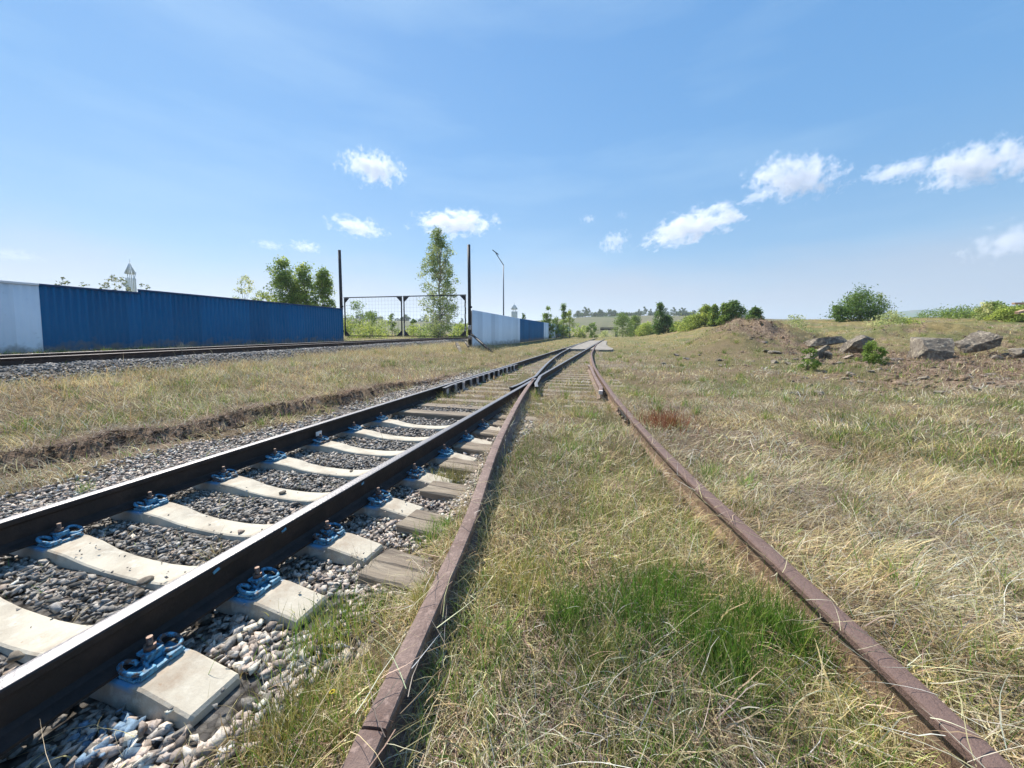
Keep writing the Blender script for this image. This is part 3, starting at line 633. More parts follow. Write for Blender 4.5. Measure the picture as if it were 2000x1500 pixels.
# where the step in the top edge stands: px 272
def on_line(px):
    lo_, hi_ = -1.0, 1.0
    for _ in range(50):
        t = (lo_ + hi_) / 2; P = lerp(t) - np.array([0, 0, CZ]); x_ = 1000 + F * (P @ RT) / (P @ FW)
        if x_ < px or P @ FW < .1: lo_ = t
        else: hi_ = t
    return lerp(t)
st_ = on_line(273)
fl = fa - dv * 7.5
fence(fl, fa, .45, .5, 2.45, 2.40, M['fencewhite'], 'pale grey sheet fence section at the left edge of the photo')
fence(fa, st_, .5, .5, 2.40, 2.38, M['fenceblue'], 'blue corrugated fence section between the pale section and the step in its top edge', lap=.012)
fence(st_, fz, .5, .5, 2.50, 2.40, M['fenceblue'], 'long blue corrugated fence section ending at the left gate post', lap=.024)
ga = at(922, 605, 2.72); gb = at(1015.5, 622, 2.72); gc = at(1062, 629.5, 2.72)
fence(ga, gb, .12, .12, 2.6, 2.6, M['fencewhite'], 'pale grey sheet fence section right of the right gate post', cap=False)
d2 = (gc - gb) / np.hypot(*(gc - gb)[:2]); d1 = (gb - ga) / np.hypot(*(gb - ga)[:2])
fence(gb, gc, .12, .12, 2.6, 2.6, M['fenceblue'], 'blue fence section between two pale ones, right of the gate', cap=False, lap=.012)
cur = gc + d2 * .03
for i, (ln_, mm_, lb) in enumerate([(8, 'fencewhite', 'narrow pale fence section just beyond the blue one, half behind a slender tree'), (9, 'fencewhite', 'pale fence section seen between two slender trees'),
                                   (22, 'fenceblue', 'far blue fence section behind the second slender tree'), (10, 'fencewhite', 'farthest pale fence section at the end of the fence line')]):
    nx = cur + d2 * ln_; fence(cur, nx - d2 * .03, .12, .12, 2.6, 2.6, M[mm_], lb, cap=False, posts=False); cur = nx

# ------------------------------------------------------------------ gate
P1 = atd(668, 655, 26); P2 = atd(917.5, 672, 24)
def post(P, h, label, z0):
    r_ = empty('gate_post', (P[0], P[1], z0), label, 'post', 'tall gate posts')
    MB().tube([(0, 0, -.2), (-.0, 0, h * .5), (-.02, 0, h - z0)], [.105, .10, .095], 14).build('pipe', M['darkpost'], r_)
    for za, zb_ in ((.55, .80), (1.15, 1.45)):
        MB().tube([(0, 0, za), (0, 0, zb_)], .112, 14).build('painted_band', M['whitepaint'], r_)
    for za in (.9, 2.6):
        MB().box((.13, -.02, za), (.1, .06, .12), bev=.01).build('hinge', M['darkpost'], r_)
    return r_
pA = post(P1, 6.9, 'tall dark gate post at the end of the blue fence', .45)
pB = post(P2, 6.8, 'tall dark gate post beside the pale fence section', .28)
sb = at(967, 693, .02)
MB().tube([(0, 0, .98), (sb[0] - P2[0], sb[1] - P2[1], .0 - .28)], .075, 8).build('brace', M['darkpost'], pB)
gt0, gt1 = 1.02, 3.66
def leaf(A, B, label):
    A = np.array(A[:2]); B = np.array(B[:2]); L = float(np.hypot(*(B - A))); u = (B - A) / L
    r_ = empty('gate_leaf', (A[0], A[1], 0), label, 'gate', 'leaves of the mesh gate')
    r_.rotation_euler = (0, 0, math.atan2(u[1], u[0]))
    for z_ in (gt1, gt0): MB().box((L / 2, 0, z_), (L, .05, .055)).build('frame_bar', M['darkpost'], r_)
    for x_ in (.06, L - .06): MB().box((x_, 0, (gt0 + gt1) / 2), (.07, .06, gt1 - gt0 - .075)).build('stile', M['darkpost'], r_)
    for x_, s in ((.11, 1), (L - .11, -1)):
        for z_, q in ((gt1 - .035, -1), (gt0 + .035, 1)):
            bm = bmesh.new()
            for yy in (-.02, .02): [bm.verts.new((x_ + s * a, yy, z_ + q * b_)) for a, b_ in ((0, 0), (.32, 0), (0, .32))]
            v = list(bm.verts); bm.faces.new(v[:3]); bm.faces.new(v[3:][::-1])
            for i in range(3): bm.faces.new((v[i], v[(i + 1) % 3], v[3 + (i + 1) % 3], v[3 + i]))
            bmesh.ops.recalc_face_normals(bm, faces=bm.faces); me = bpy.data.meshes.new('gusset'); bm.to_mesh(me); bm.free(); link('gusset', me, M['darkpost'], r_)
    b = MB()
    for x_ in np.arange(.25, L - .15, .24): b.box((float(x_), .01, (gt0 + gt1) / 2), (.006, .006, gt1 - gt0 - .07))
    for z_ in np.arange(gt0 + .2, gt1, .24): b.box((L / 2, -.003, float(z_)), (L - .2, .006, .006))
    b.build('wire_mesh', M['galv'], r_)
    return r_
off = .22
uu = (P2 - P1)[:2]; uu = uu / np.hypot(*uu)
mid = (P1[:2] + P2[:2]) / 2
leaf(P1[:2] + uu * off, mid - uu * .03, 'left leaf of the wire mesh gate across the raised track, bushes behind it')
rl = leaf(mid + uu * .03, P2[:2] - uu * off, 'right leaf of the wire mesh gate, tall slender tree behind it')
ang = math.atan2(uu[1], uu[0])
Lr = float(np.hypot(*(P2[:2] - uu * off - mid - uu * .03)))
for za in (1.5, 2.3, 3.0): MB().box((Lr - .06, -.04, za), (.104, .012, .28)).build('painted_band', M['whitepaint'], rl)
MB().box((.06, -.042, 2.8), (.05, .012, 1.1)).build('painted_band', M['whitepaint'], rl)
MB().box((.06, -.042, 1.5), (.05, .012, .8)).build('painted_band', M['whitepaint'], rl)

for (xa, ya, xb_, yb_, lb) in ((892, 671, 902, 692, 'pale broken concrete post leaning in the grass left of the right gate post'), (908, 667, 915, 677, 'short pale plank lying against the foot of the right gate post')):
    a_ = atd(xa, ya, 21.0 if xa < 900 else 22.2); b_ = atd(xb_, yb_, 19.2 if xa < 900 else 21.4)
    v = Vector(b_ - a_); o = MB().box((0, 0, 0), (.16 if xa < 900 else .10, .12, v.length), bev=.02).build('concrete_stake', M['concrete_old']); o.location = Vector((a_ + b_) / 2); o.rotation_euler = v.to_track_quat('Z', 'Y').to_euler(); tag(o, lb, 'stake')

# ------------------------------------------------------------------ lamp post behind the pale fence
LPd = 45; LP = atd(983.5, 640, LPd); z_at = lambda py, d: CZ + (HY - py) * d / F
r_ = empty('lamp_post', (LP[0], LP[1], .1), 'slim grey lamp post with one angled arm behind the pale fence', 'lamp post')
zt = z_at(519, LPd); za = z_at(494, LPd); dx = RT * (-16.5 * LPd / F)
MB().tube([(0, 0, 0), (0, 0, zt - .1)], [.10, .055], 10).build('pole', M['galv'], r_)
MB().tube([(0, 0, zt - .1), (dx[0] * .9, dx[1] * .9, za - .25)], [.05, .045], 8).build('arm', M['galv'], r_)
lh = MB().box((0, 0, 0), (.9, .24, .10), bev=.03, rot=Euler((0, R(38), 0))).build('lamp_head', M['darkpost'], r_); lh.location = (dx[0] * .93, dx[1] * .93, za - .15); 

# ------------------------------------------------------------------ two little white towers behind the fence
def tower(px, ptop, pcone, pb0, pb1, d, wpx, label, k):
    c = atd(px, 640, d); zs = [z_at(q, d) for q in (ptop, pcone, pb0, pb1)]; w_ = wpx * d / F / 2
    r_ = empty('slatted_tower', (c[0], c[1], 0), label, 'tower', 'small white slatted towers')
    b = MB(); n = 12
    for i in range(n):
        a = i * 2 * math.pi / n; b.tube([(0, 0, zs[0] - .05), (w_ * math.cos(a), w_ * math.sin(a), zs[1])], [.02, w_ * .20], 4)
    b.tube([(0, 0, zs[0] - .1), (0, 0, zs[0] + .45)], [.035, .012], 5)
    b.tube([(w_ * math.cos(a), w_ * math.sin(a), zs[1]) for a in np.linspace(0, 2 * math.pi, 17)], .04, 5).build('conical_roof', M['towerpaint'], r_)
    for i in range(4):
        a = math.pi / 4 + i * math.pi / 2; MB().tube([(w_ * .55 * math.cos(a), w_ * .55 * math.sin(a), zs[1]), (w_ * .65 * math.cos(a), w_ * .65 * math.sin(a), 0)], .045, 5).build('leg', M['towerpaint'], r_)
    b = MB()
    for i in range(18):
        a = i * 2 * math.pi / 18; b.box((w_ * math.cos(a), w_ * math.sin(a), (zs[2] + zs[3]) / 2 + .1 * (i % 2)), (.03, w_ * .24, zs[2] - zs[3]), rz=a)
    b.tube([(w_ * math.cos(a), w_ * math.sin(a), zs[3]) for a in np.linspace(0, 2 * math.pi, 17)], .08, 5)
    b.build('slatted_basket', M['towerpaint'], r_)
    if k: MB().tube([(w_, 0, zs[3] + .4), (w_ * 1.1, 0, zs[2] - .4), (w_ * 1.9, .1, zs[2] + .95)], .06, 5).build('side_arm', M['towerpaint'], r_)
tower(261, 512, 536, 545, 572, 60, 14.5, 'small pale slatted tower with pointed cone roof above the blue fence on the left', 1)
tower(1004.5, 593, 604.5, 609, 620, 100, 12, 'small distant slatted tower with pointed roof above the pale fence right of the lamp post', 0)

# ------------------------------------------------------------------ overbridge far down the line
bd = 140; c = atd(1190, 641, bd)
r_ = empty('overbridge', (c[0], c[1], 0), 'small dark road bridge crossing the railway in the far distance', 'bridge', None, rotz=YAW * .0)
MB().box((0, 0, z_at(643.2, bd)), (6.4, 4, .7), bev=.03).build('deck', M['darkpost'], r_)
MB().box((0, -2.02, z_at(640.2, bd)), (6.4, .12, .3)).build('parapet', M['concrete_old'], r_)
for s in (-1, 1): MB().box((s * 2.6, 0, z_at(650, bd) - .9), (.9, 3.6, 3.2)).build('abutment', M['concrete_old'], r_)

# ------------------------------------------------------------------ broken concrete blocks and rubble on the right
def block(name, dims, seed, amp=.06, cuts=13, round_=0.12):
    bm = bmesh.new(); bmesh.ops.create_cube(bm, size=1.0)
    r = np.random.default_rng(seed)
    for v in bm.verts: v.co *= 1; v.co += Vector(r.normal(0, round_, 3))
    bmesh.ops.subdivide_edges(bm, edges=list(bm.edges), cuts=cuts, use_grid_fill=True)
    V0 = np.array([v.co for v in bm.verts])
    for _ in range(int(4 + 6 * min(1, amp / .09))):
        n0 = r.normal(size=3); n0 /= np.linalg.norm(n0); h0_ = r.uniform(.44, .62) - (.07 if amp > .06 else 0); q0 = V0 @ n0; V0 = V0 - np.outer(np.clip(q0 - h0_, 0, None), n0)
    V = V0 * np.array(dims)
    n_ = np.array([v.co.normalized() for v in bm.verts])
    sc = 2.2 / max(dims)
    q = (fbm(V[:, 0] * sc + 9, V[:, 1] * sc, V[:, 2] * sc, seed, 4) - .5) * 2 * amp + (np.abs(fbm(V[:, 0] * sc * 3, V[:, 1] * sc * 3, V[:, 2] * sc * 3, seed + 5, 3) - .5)) * -1.2 * amp
    V = V + n_ * q[:, None] * max(dims)
    for v, c_ in zip(bm.verts, V): v.co = c_
    me = bpy.data.meshes.new(name); bm.to_mesh(me); bm.free(); return me
def put_block(px, py, d, dims, rot, label, seed, m='concrete_old', amp=.05, name='concrete_block', round_=.1):
    dims = tuple(q * .80 for q in dims); amp *= 1.35; py += 3
    c = atd(px, py, d); o = link(name, block(name, dims, seed, amp, round_=round_), M[m]); o.location = (c[0], c[1], c[2])
    o.rotation_euler = rot; return tag(o, label, 'concrete block', 'broken concrete blocks in the rough ground')
W13 = 13.2
put_block(1817, 684, W13, (1.4, 1.25, 1.12), (R(4), R(3), R(-16)), 'largest square cut concrete block with dark front, second from the right', 301, amp=.045, round_=.05)
put_block(1905, 672, 15.0, (1.4, .95, .78), (R(10), R(-20), R(2)), 'slanted rough concrete boulder furthest right, dark hollow under it', 302, amp=.09)
put_block(1681, 671, 15.5, (1.05, .95, .85), (R(10), R(12), R(-6)), 'rounded rough concrete lump left of the largest block, behind a bush', 303, amp=.09)
put_block(1609, 664, 18.0, (1.75, 1.3, .48), (R(-8), R(-6), R(6)), 'flat pale concrete slab lying above the tilted slab', 304, amp=.035)
put_block(1592, 688, 13.6, (.95, .75, .22), (R(-10), R(-38), YAW + R(-8)), 'thin tilted concrete slab with a bright edge, in front of the flat slab', 305, amp=.04)
put_block(1610, 690, 13.9, (.62, .5, .42), (R(20), R(10), YAW), 'small dark lump of concrete leaning on the tilted slab', 306, amp=.1)
put_block(1511, 685, 14.5, (.62, .4, .16), (R(5), R(4), YAW + R(20)), 'small flat concrete piece leftmost in the rubble', 307, amp=.05)
put_block(1990, 686, 12.0, (.7, .5, .3), (R(5), R(-15), YAW + R(10)), 'pale stone at the right edge of the photo', 308, amp=.07)
put_block(1737, 700, 13.0, (.8, .5, .2), (R(-5), R(8), YAW + R(-15)), 'low broken slab between the bush and the largest block', 309, 'brick', amp=.08)
rub = [block('rubble_piece', (.3, .22, .16), 320 + i, .1, 3, .2) for i in range(5)]
cnt = 0
while cnt < 90:
    px = rng.uniform(1490, 2000); py = rng.uniform(676, 735)
    if cnt > 76: px = rng.uniform(1290, 1500); py = rng.uniform(650, 690)
    d = 11.0 * 55 / (py - HY) if py > 690 else rng.uniform(13, 19)
    d = min(max(d, 6.5), 22)
    c = atd(px, py, d); z = float(H(c[0], c[1])); s = rng.uniform(.35, 1.1) * (1 if d > 12 else .6)
    o = link('rubble_piece', rub[cnt % 5], M['concrete_old' if cnt % 3 else 'brick']); o.location = (c[0], c[1], z + .03 * s); o.scale = (s, s, s); o.rotation_euler = tuple(rng.uniform(-.4, .4, 2)) + (rng.uniform(0, 6),)
    tag(o, 'small piece of rubble scattered over the rough ground on the right', 'rubble', 'rubble scattered on the rough ground'); cnt += 1
# pale beams poking in at the right edge
for i, (a_, b_, rad, lb) in enumerate([(atd(1979, 593, 17), atd(2120, 590, 17.5), .07, 'pale timber beam jutting in level at the right edge above the bushes'),
                                       (atd(1986, 611, 16), atd(2110, 580, 17.4), .085, 'pale slanting beam under the level one at the right edge')]):
    v = Vector(b_ - a_); o = MB().box((0, 0, 0), (rad * 1.6, rad * 1.3, v.length), bev=.01).build('timber_beam', M['beam']); o.location = Vector((a_ + b_) / 2); o.rotation_euler = v.to_track_quat('Z', 'Y').to_euler(); tag(o, lb, 'beam', 'beams at the right edge')
c = atd(2105, 590, 17.4); MB_ = MB().box((0, 0, 1.5), (.5, .5, 3.2), bev=.03).build('beam_rack', M['concrete_old']); MB_.location = (c[0], c[1], c[2] - 3.0); tag(MB_, 'concrete pier carrying the pale beams beyond the right edge', 'pier')

# ------------------------------------------------------------------ trees and bushes
def leafmat(name, c): return mat(name, c, .6, spec=.25, attr='Col', trans=.45)
LM = leafmat('tree_leaves', (1, 1, 1))
def crown_mesh(clumps, nleaf, size, cols, seed, droop=0.0):
    r = np.random.default_rng(seed); P = []
    rad = np.array([c[3] for c in clumps]); wgt = rad ** 2; wgt /= wgt.sum()
    idx = r.choice(len(clumps), nleaf, p=wgt); C = np.array([c[:3] for c in clumps])[idx]; rr = rad[idx] * np.where(r.uniform(0, 1, nleaf) < .22, 1.55, 1.0)
    v = r.normal(size=(nleaf, 3)); v /= np.linalg.norm(v, axis=1)[:, None]
    q = r.uniform(.25, 1.08, nleaf) ** .6
    P = C + v * (rr * q)[:, None] * np.array([1, 1, .85])
    a = r.normal(size=(nleaf, 3)); a[:, 2] -= droop; a /= np.linalg.norm(a, axis=1)[:, None]
    b = np.cross(a, r.normal(size=(nleaf, 3))); b /= np.linalg.norm(b, axis=1)[:, None]
    s = size * r.uniform(.55, 1.35, nleaf)
    V = np.stack([P - a * s[:, None] * .6, P + b * s[:, None] * .32, P + a * s[:, None] * .6, P - b * s[:, None] * .32], 1).reshape(-1, 3)
    cc = np.array(cols) * np.array([2.3, 2.15, 1.7]); k = r.choice(len(cc), len(clumps)); cm = cc[k][idx] * r.uniform(.65, 1.4, nleaf)[:, None]
    return mesh_np('crown', V, np.arange(nleaf * 4).reshape(-1, 4), np.repeat(cm, 4, axis=0))
GREEN = [(.085, .135, .035), (.115, .165, .045), (.065, .105, .03)]
LIGHT = [(.17, .22, .06), (.21, .25, .075), (.13, .17, .05)]
PALE = [(.20, .235, .12), (.28, .30, .18), (.15, .185, .09)]
DARK = [(.05, .095, .028), (.075, .125, .038), (.04, .075, .022)]
def tree(name, label, cat, px, pbase, ptop, d, wpx, prof, cols, nleaf, leaf, seed, group=None, bark='bark', trunk_r=.09, nbr=14, clump=.16, base_z=None, dens=1.0, stems=1, share=None):
    """prof: list of (height fraction, radius fraction) giving the outline of the crown"""
    c = atd(px, pbase, d); zb = float(H(c[0], c[1])) if base_z is None else base_z
    h = max(z_at(ptop, d) - zb, .7); Wd = wpx * d / F / 2
    r_ = empty(name, (c[0], c[1], zb - .05), label, cat, group); r_.rotation_euler = (0, 0, seed * .7)
    r = np.random.default_rng(seed)
    hf = [p_[0] for p_ in prof]; rf = [p_[1] for p_ in prof]
    b = MB(); tips = []
    for s_ in range(stems):
        ox, oy = (r.normal(0, Wd * .25, 2) if stems > 1 else (0, 0)); hh = h * (r.uniform(.7, .97) if stems > 1 else .93)
        T = [Vector((ox * q * 1.0 + r.normal(0, .012 * h) * (q > 0), oy * q + r.normal(0, .012 * h) * (q > 0), hh * q)) for q in np.linspace(0, 1, 7)]
        tr = trunk_r * (1 if stems == 1 else .6)
        b.tube(T, [tr * (1 - .85 * q) for q in np.linspace(0, 1, 7)], 7)
        for k in range(max(3, nbr // stems)):
            f = r.uniform(max(hf[0], .08), .95); a = r.uniform(0, 2 * math.pi); rad = Wd * float(np.interp(f, hf, rf)) * r.uniform(.6, 1.0)
            i0 = min(5, int(f * 6 * .85)); st0 = T[i0].lerp(T[i0 + 1], f * 6 * .85 - i0 if f * 6 * .85 - i0 < 1 else 1)
            en = Vector((math.cos(a) * rad, math.sin(a) * rad, h * f)); md = st0.lerp(en, .5) + Vector((0, 0, -.03 * h))
            b.tube([st0, md, en], [tr * .35, tr * .22, tr * .08], 5); tips.append(en)
    b.build('trunk', M[bark], r_)
    cl = []
    nc = int(len(tips) * 1.0)
    for e in tips: cl.append((e.x, e.y, e.z, clump * Wd * 2 * r.uniform(.6, 1.25) * dens))
    for k in range(int(nc * 1.6)):
        f = r.uniform(hf[0], hf[-1]); a = r.uniform(0, 2 * math.pi); rad = Wd * float(np.interp(f, hf, rf)) * r.uniform(.15, .92)
        cl.append((math.cos(a) * rad, math.sin(a) * rad, h * f, clump * Wd * 2 * r.uniform(.5, 1.15)))
    link('crown', crown_mesh(cl, nleaf, leaf, cols, seed + 1), LM, r_)
    return r_
POPLAR = [(.05, .55), (.15, .85), (.3, 1), (.45, .92), (.6, .95), (.75, .72), (.9, .45), (1.0, .12)]
ROUND = [(.12, .6), (.3, .95), (.5, 1), (.7, .85), (.88, .55), (1, .2)]
CONE = [(.04, .9), (.2, 1), (.45, .75), (.7, .45), (.9, .22), (1, .06)]
BUSH = [(.02, .9), (.3, 1), (.55, .9), (.8, .6), (1, .2)]
# behind the fences
tree('poplar_tree', 'tall slender silvery green tree behind the right leaf of the gate', 'tree', 858, 655, 452, 34, 74, POPLAR, [(.12, .16, .065), (.19, .23, .11), (.08, .12, .04)], 14000, .12, 41, bark='birch', trunk_r=.13, nbr=110, clump=.10, base_z=.6)
tree('bushy_tree', 'tallest of the three bright green trees behind the blue fence', 'tree', 556, 655, 507, 33, 58, ROUND, LIGHT[:2] + GREEN, 9500, .15, 42, 'green trees behind the blue fence', nbr=44, clump=.19, base_z=.5)
tree('bushy_tree', 'middle one of the three bright green trees behind the blue fence', 'tree', 598, 655, 521, 34, 52, ROUND, LIGHT[:2] + GREEN, 8500, .15, 43, 'green trees behind the blue fence', nbr=44, clump=.19, base_z=.5)
tree('bushy_tree', 'rightmost of the three bright green trees, close to the left gate post', 'tree', 634, 655, 526, 33, 42, POPLAR, GREEN + LIGHT[:1], 7500, .14, 44, 'green trees behind the blue fence', nbr=44, clump=.19, base_z=.5)
tree('sapling', 'sparse young tree left of the three bright green ones', 'tree', 484, 655, 541, 30, 60, POPLAR, PALE, 1500, .11, 45, bark='bark', nbr=26, clump=.10, base_z=.5, trunk_r=.05, stems=2)
tree('shrub', 'low light green shrub just over the blue fence beside the three green trees', 'bush', 518, 655, 566, 31, 50, BUSH, LIGHT, 1800, .13, 46, nbr=12, base_z=.5, trunk_r=.04)
for i, (px, pt, wd, sd_, n_) in enumerate([(131, 541, 26, 47, 260), (173, 549, 24, 48, 200), (205, 553, 16, 49, 200), (234, 538, 44, 50, 520), (288, 552, 22, 51, 200)]):
    tree('bare_sapling', ['thin sapling tips over the blue fence nearest the pale section', 'second tuft of sapling tips over the blue fence', 'small dark sapling tip over the blue fence', 'bushiest sapling over the blue fence just left of the slatted tower', 'thin sapling tips right of the slatted tower'][i], 'sapling', px, 655, pt, 19, wd, [(.45, .5), (.6, .9), (.8, 1), (1, .6)], [(.09, .11, .06), (.12, .13, .08), (.07, .09, .05)], n_ * 3, .065, sd_, 'saplings behind the blue fence', nbr=40, clump=.075, trunk_r=.02, base_z=.5, stems=4)
for i, (px, pt, wd, dd, cols) in enumerate([(700, 588, 52, 42, GREEN), (728, 603, 40, 44, GREEN), (684, 620, 60, 40, LIGHT), (742, 625, 70, 48, LIGHT), (766, 612, 24, 55, GREEN), (808, 618, 16, 55, GREEN), (720, 634, 80, 38, LIGHT), (860, 628, 90, 36, GREEN), (900, 634, 60, 38, LIGHT), (820, 634, 70, 45, LIGHT)]):
    tree('shrub', ['dark grey green shrub behind the left leaf of the gate, tallest there', 'grey green shrub right of the tallest one behind the left gate leaf', 'yellow green bush against the left gate post, behind the gate', 'low light bush in the middle of the left gate leaf', 'thin little tree behind the left gate leaf near its centre stile', 'thin little tree just right of the gate centre', 'low yellow green growth along the foot of the left gate leaf', 'dark bush at the foot of the tall slender tree', 'low growth between the slender tree and the right gate post', 'low growth right of the gate centre'][i],
         'bush', px, 655, pt, dd, wd, BUSH, cols, 1500, .14, 60 + i, 'bushes behind the gate', nbr=10, trunk_r=.04, base_z=.45, stems=3)
for i, (px, pt, wd, dd, cols, pf, n_) in enumerate([(1071, 599, 26, 62, GREEN, POPLAR, 2600), (1100, 594, 26, 72, GREEN, CONE, 2600), (1112, 606, 22, 75, LIGHT, POPLAR, 1600), (1087, 618, 22, 70, GREEN, BUSH, 1200)]):
    tree('slender_tree', ['slender tree in front of the pale fence, first beyond the blue section', 'pointed slender tree in front of the far blue fence', 'small pale slender tree right of the pointed one', 'low dark tree between the two slender ones'][i], 'tree', px, 662, pt, dd, wd, pf, cols, n_, .2, 80 + i, 'slender trees along the far fence', nbr=22, trunk_r=.08, base_z=.1)
tree('shrub', 'dark round bush top just over the pale fence beside the blue section', 'bush', 1023, 660, 613, 62, 16, BUSH, DARK, 900, .2, 86, base_z=.1, stems=2)
for i, (px, pt, wd, dd, cols) in enumerate([(1133, 630, 30, 95, LIGHT), (1156, 626, 24, 92, GREEN), (1180, 648, 30, 118, PALE)]):
    tree('shrub', ['light green bush left of the main line in the distance', 'dark round bush nearest the main line on its left', 'pale green bush at the far end of the rails under the bridge'][i], 'bush', px, 658, pt, dd, wd, BUSH, cols, 1300, .28, 90 + i, 'bushes by the far end of the line', nbr=9, trunk_r=.06, stems=2)
# right of the line
rt = [(1216, 614, 44, 85, GREEN, BUSH, 'broad green bush right of the rails, left of the dark pointed tree', 'shrub'), (1240, 617, 34, 88, GREEN, BUSH, 'green bush overlapping the broad one right of the rails', 'shrub'), (1262, 633, 40, 78, LIGHT, BUSH, 'light yellow green low bush before the dark pointed tree', 'shrub'),
      (1288, 593, 30, 66, DARK, CONE, 'dark pointed tree standing alone right of the rails', 'pointed_tree'), (1300, 618, 34, 66, DARK, BUSH, 'dark low bush at the right foot of the pointed tree', 'shrub'), (1322, 630, 24, 62, GREEN, BUSH, 'small dark green bush between the pointed tree and the heap', 'shrub'),
      (1350, 622, 60, 56, LIGHT, BUSH, 'light yellow green bush left behind the earth heap', 'shrub'), (1376, 598, 34, 54, LIGHT, ROUND, 'light green tree with thin top behind the heap', 'bushy_tree'), (1394, 596, 26, 52, LIGHT + GREEN, CONE, 'narrow green tree behind the heap', 'bushy_tree'),
      (1415, 594, 26, 50, GREEN, POPLAR, 'dark narrow tree left of the broad dark one behind the heap', 'bushy_tree'), (1432, 589, 38, 50, DARK + GREEN, ROUND, 'broad dark tree behind the heap, tallest of the group', 'bushy_tree'), (1472, 601, 32, 46, DARK, CONE, 'low dark tree standing alone right of the group on the skyline', 'bushy_tree')]
for i, (px, pt, wd, dd, cols, pf, lb, nm) in enumerate(rt):
    tree(nm, lb, 'bush' if nm == 'shrub' else 'tree', px, 655, pt, dd, wd, pf, cols, 4200, .2, 100 + i, 'trees and bushes right of the rails', nbr=30, trunk_r=.07)
tree('round_tree', 'round dark green tree on the skyline above the concrete blocks', 'tree', 1678, 640, 569, 40, 78, BUSH, DARK + GREEN[:1], 8000, .15, 120, nbr=34, clump=.2, trunk_r=.1, stems=3)
tree('sapling', 'loose light branch of young tree leaning right of the round dark tree', 'tree', 1716, 640, 573, 39, 36, CONE[::1], GREEN + PALE, 700, .13, 121, nbr=14, clump=.13, trunk_r=.05)
tree('shrub', 'small dark bush at the left foot of the round dark tree', 'bush', 1634, 640, 596, 40, 32, BUSH, DARK, 1400, .14, 122, stems=2)
for i, (px, pt, wd, dd, cols, n_) in enumerate([(1550, 616, 56, 30, PALE, 1500), (1736, 612, 60, 30, PALE, 1900), (1768, 622, 50, 31, LIGHT, 1400), (1796, 612, 22, 60, GREEN, 900)]):
    tree('shrub', ['whitish dry looking shrub on the skyline left of the round tree', 'whitish blossoming shrub right of the round tree', 'light green shrub right of the blossoming one', 'little upright bush before the distant blue hill'][i], 'bush', px, 640, pt, dd, wd, BUSH, cols, n_, .10, 130 + i, 'pale shrubs on the skyline', nbr=16, trunk_r=.025, stems=4)
for i, (px, pt, wd, dd, cols, n_) in enumerate([(1936, 592, 50, 32, GREEN + PALE, 3200), (1972, 600, 60, 30, LIGHT, 3200), (2005, 598, 60, 30, LIGHT + GREEN, 3200), (1890, 630, 80, 36, GREEN, 1500), (1840, 633, 80, 40, GREEN, 1200)]):
    tree('shrub', ['tallest grey green bush near the right edge', 'bright green bush under the pale beams', 'bright green bush cut by the right edge', 'low dark growth left of the tall bush near the right edge', 'low dark growth on the skyline below the distant hill'][i], 'bush', px, 640, pt, dd, wd, BUSH, cols, n_, .14, 140 + i, 'bushes at the right edge', nbr=18, trunk_r=.05, stems=3)
tree('young_bush', 'dark green feathery bush in front of the rounded concrete lump', 'bush', 1703, 727, 684, 11.8, 46, BUSH, GREEN, 2600, .05, 150, nbr=20, trunk_r=.015, stems=5, clump=.13)
tree('young_bush', 'small dark tuft bush in front of the tilted slab', 'bush', 1578, 741, 712, 11.0, 38, BUSH, GREEN, 1200, .045, 151, nbr=14, trunk_r=.012, stems=5, clump=.13)
# the tree line on the far ridge: each a tree, sharing three meshes
protos = []
for i in range(4):
    r_ = tree('ridge_tree', 'tiny tree of the dark line along the far ridge', 'tree', 1150 + i * 25, 620, 603 + i * 3, 430, 14 + 4 * (i % 2), [ROUND, CONE, BUSH, POPLAR][i], [(.035, .06, .03), (.05, .08, .035)], 420, 1.1, 160 + i, 'line of trees on the far ridge', nbr=7, trunk_r=.25); protos.append(r_)
for i in range(110):
    o = copy_tree(protos[i % 4]); px = float(rng.uniform(1125, 1500)) if i < 90 else float(rng.uniform(700, 915)); d = float(rng.uniform(395, 450))
    c = atd(px, 620, d); o.location = (c[0], c[1], float(H(c[0], c[1])) - .2); s = float(rng.uniform(.5, 1.15)); o.scale = (s, s, s); o.rotation_euler = (0, 0, float(rng.uniform(0, 6)))

# ------------------------------------------------------------------ ballast stones
def rock_base(sub, seed):
    r = np.random.default_rng(seed)
    if sub == 1:                                   # sharp edged crushed stone: hull of a few points
        P = r.normal(size=(r.integers(7, 11), 3)); P /= np.linalg.norm(P, axis=1)[:, None]; P *= r.uniform(.8, 1.12, (len(P), 1))
        bm = bmesh.new(); [bm.verts.new(p_) for p_ in P]; h_ = bmesh.ops.convex_hull(bm, input=list(bm.verts)); bm.verts.index_update(); bmesh.ops.triangulate(bm, faces=list(bm.faces))
        V = np.array([v.co for v in bm.verts]); Fq = np.array([[v.index for v in f.verts] for f in bm.faces]); bm.free(); return V, Fq
    bm = bmesh.new(); bmesh.ops.create_icosphere(bm, subdivisions=sub, radius=1.0)
    V = np.array([v.co for v in bm.verts]); Fq = np.array([[v.index for v in f.verts] for f in bm.faces])
    for k in range(5 if sub > 1 else 3):            # chip flat faces off
        n = r.normal(size=3); n /= np.linalg.norm(n); h = r.uniform(.45, .8); dd = V @ n; V = V - np.outer(np.clip(dd - h, 0, None), n)
    V += r.normal(0, .05, V.shape); bm.free(); return V, Fq
